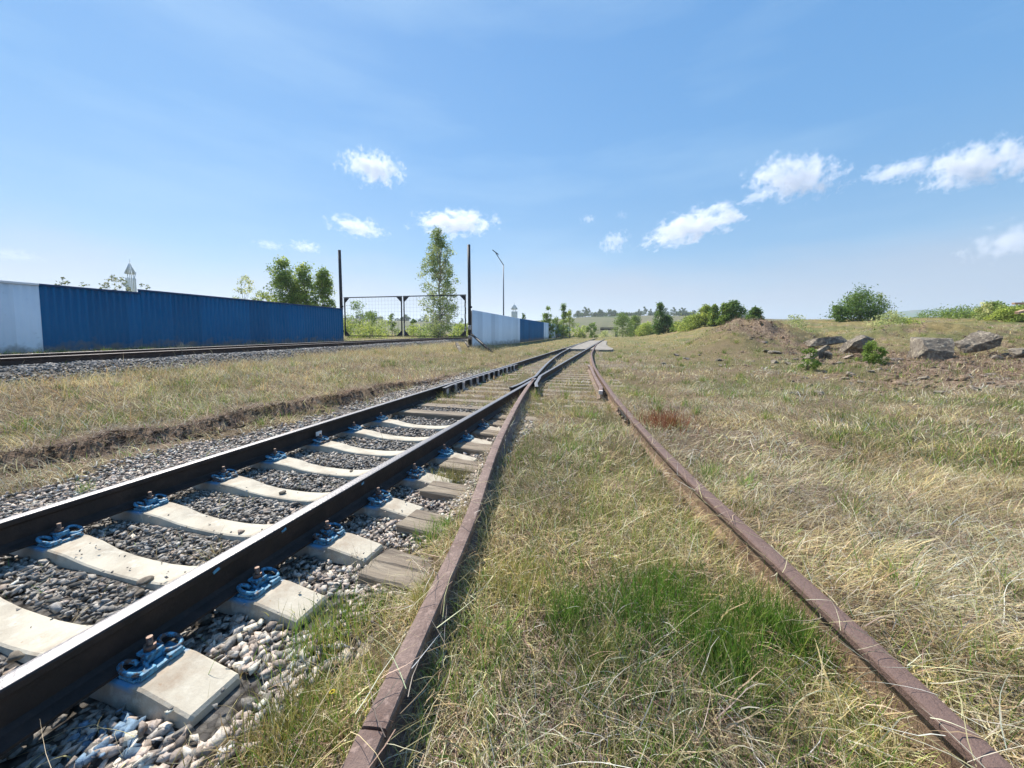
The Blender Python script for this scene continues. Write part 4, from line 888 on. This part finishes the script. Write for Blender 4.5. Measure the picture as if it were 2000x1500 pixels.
def rocks(pts, sizes, cols, sub, seed, flat=.55):
    r = np.random.default_rng(seed); n = len(pts); bases = [rock_base(sub, seed + 50 + k) for k in range(24)]
    VV = []; FF = []; CC = []; off = 0
    for k in range(24):
        idx = np.arange(k, n, 24); m_ = len(idx); V, Fq = bases[k]
        q = r.normal(size=(m_, 4)); q /= np.linalg.norm(q, axis=1)[:, None]; w0, x, y, z = q.T
        Rm = np.stack([1 - 2 * (y * y + z * z), 2 * (x * y - z * w0), 2 * (x * z + y * w0), 2 * (x * y + z * w0), 1 - 2 * (x * x + z * z), 2 * (y * z - x * w0), 2 * (x * z - y * w0), 2 * (y * z + x * w0), 1 - 2 * (x * x + y * y)], 1).reshape(-1, 3, 3)
        sc = sizes[idx][:, None] * np.stack([r.uniform(.8, 1.35, m_), r.uniform(.6, 1.0, m_), r.uniform(.4, .8, m_)], 1)
        P = V[None] * sc[:, None, :]; P = np.einsum('nij,nvj->nvi', Rm, P); P[:, :, 2] *= flat + .15; P += pts[idx][:, None, :]
        VV.append(P.reshape(-1, 3)); nv = len(V); FF.append((Fq[None] + (np.arange(m_) * nv)[:, None, None] + off).reshape(-1, 3)); off += m_ * nv
        CC.append(np.repeat(cols[idx], nv, axis=0))
    return mesh_np('ballast', np.concatenate(VV), np.concatenate(FF), np.concatenate(CC))
def scatter(x0, x1, y0, y1, n, keep):
    x = rng.uniform(x0, x1, n); y = rng.uniform(y0, y1, n); k = keep(x, y) > rng.uniform(0, 1, n); return x[k], y[k]
def on_sleeper(x, y, m_=.0):
    r_ = np.zeros_like(x, bool)
    for s in SY: r_ |= (np.abs(y - s) < .115 + m_) & (np.abs(x - XM) < 1.36 + m_)
    return r_
def on_rail(x, y, w_=.085):
    r_ = (np.abs(x - XA1) < w_) | (np.abs(x - XA2) < w_)
    r_ |= (np.abs(x - xb1(y)) < w_ * .8) & (y < 36); r_ |= (np.abs(x - xb2(y)) < w_ * .8) & (y < 40)
    return r_
BM = mat('ballast_stone', (1, 1, 1), .9, (60, (.62, .60, .58), .40, .62), attr='Col', bump=.4, bscale=160, spec=.25)
def stone_cols(x, y, n):
    t = rng.uniform(0, 1, n); g = rng.uniform(.13, .46, n); base = np.stack([g * 1.06, g, g * .92], 1)
    warm = np.stack([g * 1.45, g * 1.22, g * 1.05], 1)
    out = ss(-3.5, -3.65, x) + ss(-1.75, -1.6, x) ; wsel = (t < .12 + .55 * out)[:, None]
    c = np.where(wsel, warm, base); c = c * np.where(rng.uniform(0, 1, n) > .93, 1.4, 1.0)[:, None] * (1 + .28 * out)[:, None]
    bl = (np.hypot((x + 1.60) / .14, (y - .78) / .10) < 1) & (rng.uniform(0, 1, n) > .35); bl &= rng.uniform(0, 1, n) > .45
    c = np.where(bl[:, None], np.array([.16, .24, .33]) * rng.uniform(.7, 1.5, n)[:, None], c)
    return np.clip(c, .03, .72)
def ballast_zone(x, y): return zones(x, y)[0] * (~on_rail(x, y, .02)) * (~((np.abs(y - 5.32) < .13)))
X, Y = scatter(-4.9, -.9, .15, 3.3, 34000, ballast_zone)
dist = np.hypot(X, Y); s = rng.uniform(.015, .029, len(X)) * (1 + .45 * (rng.uniform(0, 1, len(X)) > .92)); s *= 1 + .22 * ss(-1.70, -1.5, X) * ss(2.0, 1.2, Y) + .15 * ss(1.5, .8, Y)
os_ = on_sleeper(X, Y, .005); k_ = ~os_ | (rng.uniform(0, 1, len(X)) < .035)
X, Y, s, os_ = X[k_], Y[k_], s[k_], os_[k_]; s = np.where(os_, s * .42, s)
Z = np.where(os_, np.where(np.abs(X - XM) < .32, -.026, .008) + s * .3, H(X, Y) + rng.uniform(-.004, .022, len(X))); P3 = np.stack([X, Y, Z], 1)
o = link('ballast', rocks(P3, s, stone_cols(X, Y, len(X)), 2 if False else 1, 500), BM); tag(o, kind='stuff')
X, Y = scatter(-5.0, -1.0, 3.3, 13.5, 30000, ballast_zone); k_ = ~on_sleeper(X, Y, .0); X, Y = X[k_], Y[k_]
s = rng.uniform(.02, .036, len(X)); P3 = np.stack([X, Y, H(X, Y) + rng.uniform(-.003, .02, len(X))], 1)
o = link('ballast', rocks(P3, s, stone_cols(X, Y, len(X)), 1, 520), BM); tag(o, kind='stuff')
def cz(x, y):
    g = zones(x, y)[0] * (x < -7); return g * (1 - ss(.2, -.3, x - xc(y)) * .7)
X = rng.uniform(-18, -8.6, 90000); Y = rng.uniform(1, 30, 90000); k_ = (cz(X, Y) * np.clip(12 / np.hypot(X, Y), .25, 1) > rng.uniform(0, 1, len(X))); X, Y = X[k_], Y[k_]
s = rng.uniform(.025, .045, len(X)) * (1 + .02 * np.hypot(X, Y)); P3 = np.stack([X, Y, H(X, Y) + rng.uniform(0, .02, len(X))], 1)
g_ = rng.uniform(.16, .44, len(X)); o = link('ballast', rocks(P3, s, np.stack([g_ * 1.05, g_, g_ * .95], 1), 1, 540), BM); tag(o, kind='stuff')
# lumps of soil along the cut edge and on the bare ground
Y1_ = rng.uniform(.8, 10, 1500); X1_ = xs(Y1_) - rng.normal(-.02, .09, 1500); X2_ = rng.uniform(3, 20, 26000); Y2_ = rng.uniform(8, 32, 26000); k_ = rng.uniform(0, 1, 26000) < zones(X2_, Y2_)[1] * .35; X2_, Y2_ = X2_[k_], Y2_[k_]
X = np.concatenate([X1_, X2_]); Y = np.concatenate([Y1_, Y2_]); s = np.concatenate([rng.uniform(.012, .045, len(X1_)), rng.lognormal(math.log(.045), .5, len(X2_))]); n_ = len(X); g_ = rng.uniform(.55, 1.4, n_)[:, None]
cc_ = np.where((np.arange(n_) < len(X1_))[:, None], np.array([.12, .085, .06]), np.array([.24, .175, .125])) * g_
o = link('soil', rocks(np.stack([X, Y, H(X, Y) + s * .1], 1), s, cc_, 1, 560), BM); tag(o, kind='stuff')
# countable stones lying on the sleepers
for i, (px, py, sz, lb) in enumerate([(283, 1131, .034, 'flat grey stone lying on the second concrete sleeper near the dark rail'), (272, 1152, .024, 'small dark stone at the edge of the second sleeper'), (470, 1036, .030, 'long brown stone on the third concrete sleeper'),
                                     (553, 959, .028, 'little stone on the fourth concrete sleeper'), (686, 918, .024, 'round dark stone on the fifth concrete sleeper'), (30, 1292, .034, 'large grey stone on the nearest concrete sleeper at the left edge'),
                                     (8, 1345, .024, 'stone below the large one at the left edge'), (618, 888, .02, 'tiny stone on the sixth concrete sleeper')]):
    c = at(px, py, -.005); V, Fq = rock_base(2, 700 + i); V = V * np.array([1.15, .85, .55]) * sz
    o = link('stone', mesh_np('stone', V, Fq), M['brick'] if i == 2 else None, None, (c[0], c[1], (-.028 if abs(c[0] - XM) < .3 else .0) + sz * .42), rng.uniform(0, 3))
    if i != 2:
        o.data.materials.append(M['concrete_old'])
    tag(o, lb, 'stone', 'loose stones on the sleepers')

# ------------------------------------------------------------------ grass
GM = mat('grass_blades', (1, 1, 1), .7, spec=.2, attr='Col', trans=.32)
def tint(x, y):
    a = ss(.35, .65, fbm(x * .9, y * .9, 0, 911, 3))[:, None]; b = ss(.42, .62, fbm(x * 2.3, y * 2.3, 0, 921, 3))[:, None]
    return (1 + a * np.array([.08, .02, -.10])) * (1 - b * np.array([.26, .28, .24]))
def blades(x, y, L, wd, tilt, bend, cols, seg, curl=.6, seed=0, z0=None):
    """ribbon blades: seg segments, tip closed; returns V, F, C"""
    r = np.random.default_rng(seed); n = len(x); z = H(x, y) if z0 is None else z0
    az = r.uniform(0, 2 * np.pi, n); az = np.where(r.uniform(0, 1, n) < .6 * (curl > .8), 9.0 * fbm(x * .7, y * .7, 0, 900, 2) + r.normal(0, .7, n), az); face = r.uniform(0, 2 * np.pi, n)
    P = np.stack([x, y, z - .004], 1); th = tilt.copy(); rows = []
    side = np.stack([np.cos(face), np.sin(face), np.zeros(n)], 1)
    dl = L / seg
    for k in range(seg + 1):
        wk = wd * (1 - (k / seg) ** 1.5 * .9) * (.8 if k == 0 else 1)
        rows.append(P - side * wk[:, None] * .5); rows.append(P + side * wk[:, None] * .5)
        d = np.stack([np.sin(th) * np.cos(az), np.sin(th) * np.sin(az), np.cos(th)], 1)
        P = P + d * dl[:, None]; th = np.clip(th + bend / seg, -.3, 2.05); az = az + r.normal(0, curl / seg, n)
        # keep bent blades above the ground
        P[:, 2] = np.maximum(P[:, 2], z + .003)
    V = np.stack(rows, 1); nv = 2 * (seg + 1)
    q = np.array([[2 * k, 2 * k + 1, 2 * k + 3, 2 * k + 2] for k in range(seg)])
    Fq = (q[None] + (np.arange(n) * nv)[:, None, None]).reshape(-1, 4)
    return V.reshape(-1, 3), Fq, np.repeat(cols * (tint(x, y) if z0 is None else 1), nv, axis=0)
def join(parts):
    V = []; Fq = []; C = []; off = 0
    for v, f, c in parts: V.append(v); Fq.append(f + off); C.append(c); off += len(v)
    return np.concatenate(V), np.concatenate(Fq), np.concatenate(C)
def fieldpts(n, d0, d1, p, clump=0.0, csz=.04):
    """points in the ground area the photo covers, thinning with distance"""
    u = rng.uniform(0, 1, n)
    d = (d0 ** (2 - p) + u * (d1 ** (2 - p) - d0 ** (2 - p))) ** (1 / (2 - p)) if abs(p - 2) > 1e-6 else d0 * (d1 / d0) ** u
    lim = 1.52
    xcv = rng.uniform(-lim, lim, n) * d
    X = xcv * math.cos(YAW) - d * math.sin(YAW); Y = xcv * math.sin(YAW) + d * math.cos(YAW)
    if clump:
        m_ = max(1, int(n / clump)); idx = rng.integers(0, m_, n); X = X[:m_][idx % m_]; Y = Y[:m_][idx % m_]; d = d[:m_][idx % m_]
        sz = csz * (1 + d * .08); X = X + rng.normal(0, 1, n) * sz; Y = Y + rng.normal(0, 1, n) * sz
    return X, Y, d
def grass_ok(X, Y, tight=.05):
    g, dd, gr = zones(X, Y)
    k = (rng.uniform(0, 1, len(X)) > g * .985) & (rng.uniform(0, 1, len(X)) > dd * (.6 - .3 * (np.hypot(X, Y) > 14))) & (~on_rail(X, Y, tight)) & (~(on_sleeper(X, Y, -.02) & (X < -1.35)))
    tb = np.zeros(len(X), bool)
    for yy, _ in nearT: tb |= (np.abs(Y - yy + (X + .1) * .07) < .115) & (X > -1.5) & (X < xb1(Y))
    k &= ~(tb & (rng.uniform(0, 1, len(X)) > .12))
    sw = (Y > 5.1) & (Y < 25) & (X > XA1 - .6) & (X < xb2(Y) + .1); ph = np.abs(((Y - 5.32 + .27) % .54) - .27) < .12
    k &= ~(sw & ph & (rng.uniform(0, 1, len(X)) > .45))
    k &= ~((Y > 24.5) & (Y < 49.5) & (X > XA1) & (X < XA2 + 2.2 * ss(40, 25, Y) + .6))
    k &= ~((X < xc(Y) + .3) & (X > xc(Y) - 2.2))
    return k, gr
def cpal(base, n, var=.3): 
    b = np.array(base)[rng.integers(0, len(base), n)]; return np.clip(b * rng.uniform(1 - var, 1 + var, n)[:, None] * (1 + rng.normal(0, .06, (n, 3))), .01, .8)
STRAW = [(.64, .56, .34), (.76, .68, .47), (.52, .44, .26), (.32, .24, .16), (.68, .58, .32), (.80, .75, .60)]
LITTER = [(.38, .28, .22), (.50, .40, .32), (.23, .155, .12), (.60, .51, .42), (.15, .10, .075)]
GREENB = [(.14, .30, .045), (.20, .38, .06), (.10, .22, .035), (.27, .40, .08)]
YGREEN = [(.34, .35, .11), (.44, .41, .16), (.24, .29, .08), (.50, .44, .20)]
dry = []; grn = []
# litter mat (flat), straw arcs, green uprights; near, middle, far
for (n, d0, d1, p, seg, ws, ls) in [(86000, .75, 3.2, .8, 5, 1.0, 1.0), (76000, 3.2, 9, .9, 4, 1.9, 1.05), (70000, 9, 28, 1.0, 3, 4.2, 1.15), (26000, 28, 75, 1.2, 2, 11, 1.5)]:
    X, Y, d = fieldpts(n, d0, d1, p, clump=14, csz=.045); k, gr = grass_ok(X, Y, .035); lz = ss(.50, .62, fbm(X * 2.1, Y * 2.1, 0, 971, 3)); k &= rng.uniform(0, 1, n) > np.maximum(gr * .45, lz * .62); X, Y, d, gr = X[k], Y[k], d[k], gr[k]; m_ = len(X)
    hsc = 1 - .55 * (X < -9)
    dry.append(blades(X, Y, rng.uniform(.05, .20, m_) * ls * hsc * (.65 + .8 * fbm(X * 1.3, Y * 1.3, 0, 941)), rng.lognormal(math.log(.0029), .42, m_) * ws, rng.uniform(.25, 1.35, m_), rng.uniform(.3, 2.0, m_), cpal(STRAW, m_), seg, 1.1, int(n + d0)))
    X, Y, d = fieldpts(int(n * 1.1), d0, d1, p); k, gr = grass_ok(X, Y, .04); lz = ss(.50, .62, fbm(X * 2.1, Y * 2.1, 0, 971, 3)); k &= rng.uniform(0, 1, len(X)) < .55 + .45 * lz; X, Y = X[k], Y[k]; m_ = len(X)
    dry.append(blades(X, Y, rng.uniform(.05, .17, m_) * ls, rng.lognormal(math.log(.003), .4, m_) * ws, rng.uniform(1.2, 1.7, m_), rng.uniform(-.3, .5, m_), cpal(LITTER + STRAW[:2], m_), max(2, seg - 2), 1.4, int(n + d0) + 1))
    X, Y, d = fieldpts(int(n * .75), d0, d1, p, clump=10, csz=.028); k, gr = grass_ok(X, Y, .05); k &= rng.uniform(0, 1, len(X)) < (.07 + .52 * gr + .3 * (np.hypot(X - .35, Y - 1.5) < .55)); X, Y, d, gr = X[k], Y[k], d[k], gr[k]; m_ = len(X)
    lush = .75 * ss(.6, 1.4, np.exp(-(((X - .28) / .5) ** 2 + ((Y - 1.5) / .34) ** 2)) * 1.4)
    cg = np.where((rng.uniform(0, 1, m_) < .45 + .5 * lush)[:, None], cpal(GREENB, m_), cpal(YGREEN, m_))
    grn.append(blades(X, Y, rng.uniform(.05, .14, m_) * ls * (1 + .45 * lush), rng.uniform(.002, .004, m_) * ws * (1 + .4 * lush), rng.uniform(0, .5, m_), rng.uniform(0, .9, m_), cg, max(2, seg - 1), .4, int(n + d0) + 2))
# low broad leaved weeds
nT = 420; X, Y, d = fieldpts(nT, .9, 9, .9); k, gr = grass_ok(X, Y, .08); X, Y = X[k], Y[k]; nb = 11
XX = np.repeat(X, nb) + rng.normal(0, .008, len(X) * nb); YY = np.repeat(Y, nb) + rng.normal(0, .008, len(X) * nb); n_ = len(XX)
grn.append(blades(XX, YY, rng.uniform(.03, .075, n_), rng.uniform(.006, .014, n_), rng.uniform(.5, 1.3, n_), rng.uniform(0, .6, n_), cpal([(.12, .22, .05), (.18, .26, .08), (.24, .22, .10)], n_), 4, .2, 961))
# tussocks: tufts that stand out of the mat
nT = 620; X, Y, d = fieldpts(nT, 1.2, 26, .9); k, gr = grass_ok(X, Y, .1); X, Y, d = X[k], Y[k], d[k]; nb = 46
tg = rng.uniform(0, 1, len(X)) < .48; sz = rng.uniform(.02, .06, len(X)) * (1 + .05 * d); hL = rng.uniform(.10, .26, len(X))
XX = np.repeat(X, nb) + rng.normal(0, 1, len(X) * nb) * np.repeat(sz, nb); YY = np.repeat(Y, nb) + rng.normal(0, 1, len(X) * nb) * np.repeat(sz, nb); LL = np.repeat(hL, nb) * rng.uniform(.5, 1.15, len(XX)); WW = rng.uniform(.0022, .0042, len(XX)) * np.repeat(1 + d * .14, nb); TG = np.repeat(tg, nb)
cc_ = np.where((rng.uniform(0, 1, len(XX)) < .5)[:, None], cpal(GREENB, len(XX)), cpal(YGREEN, len(XX)))
grn.append(blades(XX[TG], YY[TG], LL[TG], WW[TG], rng.uniform(0, .6, TG.sum()), rng.uniform(0, 1.0, TG.sum()), cc_[TG], 4, .3, 951))
dry.append(blades(XX[~TG], YY[~TG], LL[~TG] * 1.2, WW[~TG], rng.uniform(.1, 1.0, (~TG).sum()), rng.uniform(.2, 1.6, (~TG).sum()), cpal(STRAW, (~TG).sum()), 4, .5, 952))
# long straws lying about near the camera
X, Y, d = fieldpts(1300, .8, 6, .8); k, gr = grass_ok(X, Y, .0); X, Y = X[k], Y[k]; m_ = len(X)
dry.append(blades(X, Y, rng.uniform(.25, .5, m_), rng.uniform(.002, .0034, m_), rng.uniform(.7, 1.5, m_), rng.uniform(.1, .8, m_), cpal(STRAW[1:2] + STRAW[5:] + LITTER[:1], m_), 7, .5, 77))
X = rng.uniform(3, 22, 60000); Y = rng.uniform(8, 34, 60000); dz = zones(X, Y)[1]; k = rng.uniform(0, 1, len(X)) < dz; X, Y = X[k], Y[k]; m_ = len(X); q = np.hypot(X, Y)
dry.append(blades(X, Y, rng.uniform(.05, .22, m_) * (1 + q * .02), rng.uniform(.004, .008, m_) * (.4 + q * .06), rng.uniform(.1, 1.4, m_), rng.uniform(0, 1.0, m_), cpal([(.30, .20, .14), (.20, .135, .10), (.42, .31, .21), (.15, .10, .075)], m_), 2, .6, 91))
# tall dry grass on the left bank and along the fences
X = rng.uniform(-11.6, -4.6, 42000); Y = rng.uniform(2, 26, 42000); k, gr = grass_ok(X, Y); X, Y, gr = X[k], Y[k], gr[k]; k = (X < xs(Y) - .25) & (rng.uniform(0, 1, len(X)) < .35 + .65 * ss(-7, -9.5, X)); X, Y = X[k], Y[k]; m_ = len(X)
dry.append(blades(X, Y, rng.uniform(.12, .38, m_), rng.uniform(.004, .008, m_), rng.uniform(.1, .8, m_), rng.uniform(.3, 1.5, m_), cpal(STRAW[:2] + STRAW[4:5] + [(.55, .38, .18)], m_), 3, .6, 78))
# scarp fringe: roots hanging over the cut edge
Y = rng.uniform(.8, 10, 5200); X = xs(Y) - rng.uniform(-.04, .22, 5200)
dry.append(blades(X, Y, rng.uniform(.10, .30, 5200), rng.uniform(.003, .007, 5200), rng.uniform(.8, 1.5, 5200), rng.uniform(.2, 1.0, 5200), cpal(LITTER, 5200), 3, .5, 79))
# wisps along the rusty rails, over the stub ends and by the fence foot
def along(fx, y0, y1, n, sprd, offs):
    Y = rng.uniform(y0, y1, n); return fx(Y) + offs + np.abs(rng.normal(0, sprd, n)) * np.sign(offs), Y
for fx, y0, y1, n, of in ((xb1, .9, 8, 2400, .06), (xb1, .9, 8, 1500, -.06), (xb2, .8, 12, 4200, .05), (xb2, .8, 12, 1900, -.08)):
    X, Y = along(fx, y0, y1, n, .05, of); kk = ~on_sleeper(X, Y); X, Y = X[kk], Y[kk]; n = len(X)
    dry.append(blades(X, Y, rng.uniform(.08, .26, n), rng.uniform(.002, .0035, n), rng.uniform(.1, 1.2, n), rng.uniform(.3, 1.9, n), cpal(STRAW, n), 5, .9, 80 + int(n)))
for (px, py, n, rad, col, L) in ((650, 1225, 700, .11, GREENB + YGREEN, .15), (850, 1040, 420, .07, GREENB, .11), (880, 930, 520, .09, YGREEN, .15), (620, 1440, 800, .14, YGREEN + GREENB, .13), (1010, 1170, 500, .10, YGREEN, .13), (830, 1200, 350, .05, YGREEN, .12), (570, 1420, 500, .10, YGREEN, .13), (1110, 1240, 330, .06, GREENB, .18), (1235, 1225, 420, .075, GREENB, .21), (1370, 1240, 420, .08, GREENB, .20), (1490, 1260, 460, .07, GREENB, .22), (1570, 1300, 330, .06, GREENB, .2), (1180, 1310, 300, .06, YGREEN, .15), (1410, 1320, 380, .07, GREENB, .18), (1300, 1180, 260, .05, GREENB, .17), (1540, 1200, 200, .04, YGREEN, .2)):
    c = at(px, py, 0); X = c[0] + rng.normal(0, rad, n); Y = c[1] + rng.normal(0, rad, n); k = ~on_rail(X, Y, .06); X, Y = X[k], Y[k]; n = len(X)
    grn.append(blades(X, Y, rng.uniform(.35, 1.1, n) * L, rng.uniform(.0022, .0045, n), rng.uniform(0, .4, n), rng.uniform(0, .8, n), cpal(col, n), 5, .3, 300 + px))
for fx, y0, y1, n, sg in ((xb2, .8, 7, 260, 1), (xb2, .8, 7, 150, -1), (xb1, .8, 5, 60, -1), (xb1, .8, 5, 60, 1)):      # straws fallen across the rusty rails
    Y = y0 + (y1 - y0) * rng.uniform(0, 1, n) ** 1.6; X = fx(Y) + sg * rng.uniform(.04, .075, n)
    v_ = blades(X, Y, rng.uniform(.10, .28, n), rng.uniform(.002, .0042, n), rng.uniform(.9, 1.5, n), rng.uniform(-.2, .5, n), cpal(STRAW + LITTER[:2], n), 5, .8, 1200 + n, z0=np.full(n, .222)); dry.append(v_)
for nm, pr in (('dry_grass', dry), ('green_grass', grn)):
    V, Fq, C = join(pr); o = link(nm, mesh_np(nm, V, Fq, C), GM); tag(o, kind='stuff')
# single weeds that stand out
def weed(px, py, d, n, L, cols, label, spread=.05, wd=.004, seed=0, name='weed', stem=True):
    c = atd(px, py, d); c = np.array([c[0], c[1], 0]); r = np.random.default_rng(seed)
    X = r.normal(0, spread, n); Y = r.normal(0, spread, n)
    V, Fq, C = blades(X, Y, r.uniform(.5, 1, n) * L, np.full(n, wd), r.uniform(0, .5, n), r.uniform(0, .5, n), np.array(cols)[r.integers(0, len(cols), n)] * r.uniform(.7, 1.3, n)[:, None], 4, .4, seed, z0=np.zeros(n))
    o = link(name, mesh_np(name, V, Fq, C), GM, None, (c[0], c[1], float(H(c[0], c[1])))); return tag(o, label, 'weed', 'weeds standing in the grass')
def gd(py, z=0.0): return (CZ - z) * F / (py - HY)
weed(1296, 852, gd(852), 420, .26, [(.28, .10, .05), (.35, .15, .07), (.20, .08, .05)], 'rusty red weed just right of the curving rusty rail', .17, .006, 401)
weed(1378, 835, gd(835), 12, .55, [(.13, .10, .07)], 'thin dark upright stalks in the grass right of the red weed', .03, .004, 402)
weed(355, 680, 10.5, 34, .55, [(.30, .30, .26), (.22, .24, .18)], 'thin pale stalks standing before the blue fence beyond the raised track', .06, .006, 403)
weed(1175, 735, 11, 160, .2, [(.10, .16, .04)], 'green tuft between the check rail and the rusty rail', .1, .008, 405)
weed(700, 1110, gd(1110), 24, .26, [(.25, .22, .15), (.18, .2, .1)], 'thin dark stalks in front of the second concrete stub end', .035, .0026, 406)
c = at(649, 1352, .06); fr_ = empty('dandelion', (c[0], c[1], 0), 'single tiny yellow flower in the grass near the bottom', 'flower')
MB().tube([(0, 0, -.02), (.003, 0, .06)], .0018, 5).build('stem', M['bark'], fr_)
b = MB()
for i in range(12):
    a = i * math.pi / 6; b.box((.005 * math.cos(a), .005 * math.sin(a), .062), (.008, .0035, .002), rz=a)
b.build('petals', M['flower'], fr_)

# ------------------------------------------------------------------ clouds: real volumes standing far off
def cloud_mat():
    m = bpy.data.materials.new('cloud'); m.use_nodes = True; t = m.node_tree; t.nodes.clear()
    o = N(t, 'ShaderNodeOutputMaterial'); v = N(t, 'ShaderNodeVolumePrincipled'); v.inputs['Color'].default_value = (.88, .89, .92, 1); v.inputs['Anisotropy'].default_value = .15
    tcn = N(t, 'ShaderNodeTexCoord'); oi = N(t, 'ShaderNodeObjectInfo')
    ln = N(t, 'ShaderNodeVectorMath', operation='LENGTH'); t.links.new(tcn.outputs['Object'], ln.inputs[0])
    nn = N(t, 'ShaderNodeTexNoise', noise_dimensions='4D'); nn.inputs['Scale'].default_value = 2.9; nn.inputs['Detail'].default_value = 7; nn.inputs['Roughness'].default_value = .64; nn.inputs['Lacunarity'].default_value = 2.2
    mp_ = N(t, 'ShaderNodeVectorMath', operation='MULTIPLY'); mp_.inputs[1].default_value = (1.6, 1.0, .8)
    t.links.new(tcn.outputs['Object'], mp_.inputs[0]); t.links.new(mp_.outputs[0], nn.inputs['Vector'])
    wr = N(t, 'ShaderNodeMath', operation='MULTIPLY'); wr.inputs[1].default_value = 60; t.links.new(oi.outputs['Random'], wr.inputs[0]); t.links.new(wr.outputs[0], nn.inputs['W'])
    a = N(t, 'ShaderNodeMath', operation='MULTIPLY_ADD'); a.inputs[1].default_value = -1.0; a.inputs[2].default_value = -.58; t.links.new(ln.outputs['Value'], a.inputs[0])
    b = N(t, 'ShaderNodeMath', operation='MULTIPLY_ADD'); b.inputs[1].default_value = 3.3; t.links.new(nn.outputs[0], b.inputs[0]); t.links.new(a.outputs[0], b.inputs[2])
    r_ = N(t, 'ShaderNodeMapRange'); r_.inputs[1].default_value = .50; r_.inputs[2].default_value = .85; r_.inputs[4].default_value = .010; t.links.new(b.outputs[0], r_.inputs[0])
    oc = N(t, 'ShaderNodeMath', operation='MULTIPLY'); t.links.new(r_.outputs[0], oc.inputs[0]); sc = N(t, 'ShaderNodeSeparateColor'); t.links.new(oi.outputs['Color'], sc.inputs[0]); t.links.new(sc.outputs[0], oc.inputs[1])
    t.links.new(oc.outputs[0], v.inputs['Density']); t.links.new(v.outputs[0], o.inputs['Volume'])
    return m
CM = cloud_mat(); bmc = bmesh.new(); bmesh.ops.create_icosphere(bmc, subdivisions=3, radius=1.0); cme = bpy.data.meshes.new('cloud'); bmc.to_mesh(cme); bmc.free(); cme.materials.append(CM)
CL = [(728, 328, 84, 46, 0, 1, 'small bright cloud standing alone above the left gate post'), (700, 444, 84, 26, 6, .7, 'thin elongated cloud left of the slender tree top'), (888, 437, 118, 34, -2, 1, 'white cloud directly above the slender tree'),
      (525, 478, 42, 13, 5, .3, 'faint little cloud wisp far left over the green trees'), (597, 482, 44, 17, 0, .5, 'small faint cloud over the three green trees'), (1149, 428, 22, 14, 0, .6, 'tiny round cloud above the end of the rails'), (1214, 420, 22, 12, 10, .15, 'barely visible cloud wisp right of the tiny round one'),
      (1200, 473, 42, 30, -10, .7, 'small cloud low above the end of the rails'), (1350, 442, 140, 40, -14, 1, 'long lumpy cloud rising to the right above the dark trees'), (1482, 384, 60, 15, -8, .5, 'thin strip of cloud under the big ragged one'),
      (1548, 348, 118, 58, 12, .8, 'big ragged cloud right of centre with wispy right side'), (1752, 336, 84, 30, 2, .5, 'flat hazy cloud left of the large one at the right'), (1900, 322, 118, 58, 0, .8, 'large domed cloud near the right edge'), (2010, 310, 60, 50, 0, .8, 'cloud cut by the right edge of the photo'), (1985, 468, 110, 50, -12, .30, 'pale diffuse cloud low at the right edge'), (30, 498, 60, 18, 0, .12, 'very faint cloud at the left edge over the pale fence')]
CD = 5200.0
for i, (px, py, wd, hh, rot, dn, lb) in enumerate(CL):
    c = atd(px, py, CD); o = bpy.data.objects.new('cloud', cme); COL.objects.link(o); o.location = Vector(c)
    ax = math.atan2(-(c[0]), c[1])
    o.rotation_euler = Euler((0, R(rot), ax)); s = CD / F
    o.scale = (wd * s * .88, max(wd, hh) * s * .55, hh * s * .95); o.color = (dn, dn, dn, 1)
    tag(o, lb, 'cloud', 'small summer clouds')
CM.cycles.volume_step_rate = 1.0

# ------------------------------------------------------------------ haze in the air
b = MB().box((0, 0, 74), (7600, 7600, 156)); hz = b.build('haze', None); tag(hz, kind='stuff'); hz.location = (0, 0, 0)
hz.location.z = 0
hm = bpy.data.materials.new('haze'); hm.use_nodes = True; t = hm.node_tree; t.nodes.clear()
o_ = N(t, 'ShaderNodeOutputMaterial'); v_ = N(t, 'ShaderNodeVolumePrincipled'); v_.inputs['Density'].default_value = .00034; v_.inputs['Color'].default_value = (.80, .88, 1, 1); v_.inputs['Anisotropy'].default_value = .3
t.links.new(v_.outputs[0], o_.inputs['Volume']); hz.data.materials.append(hm)
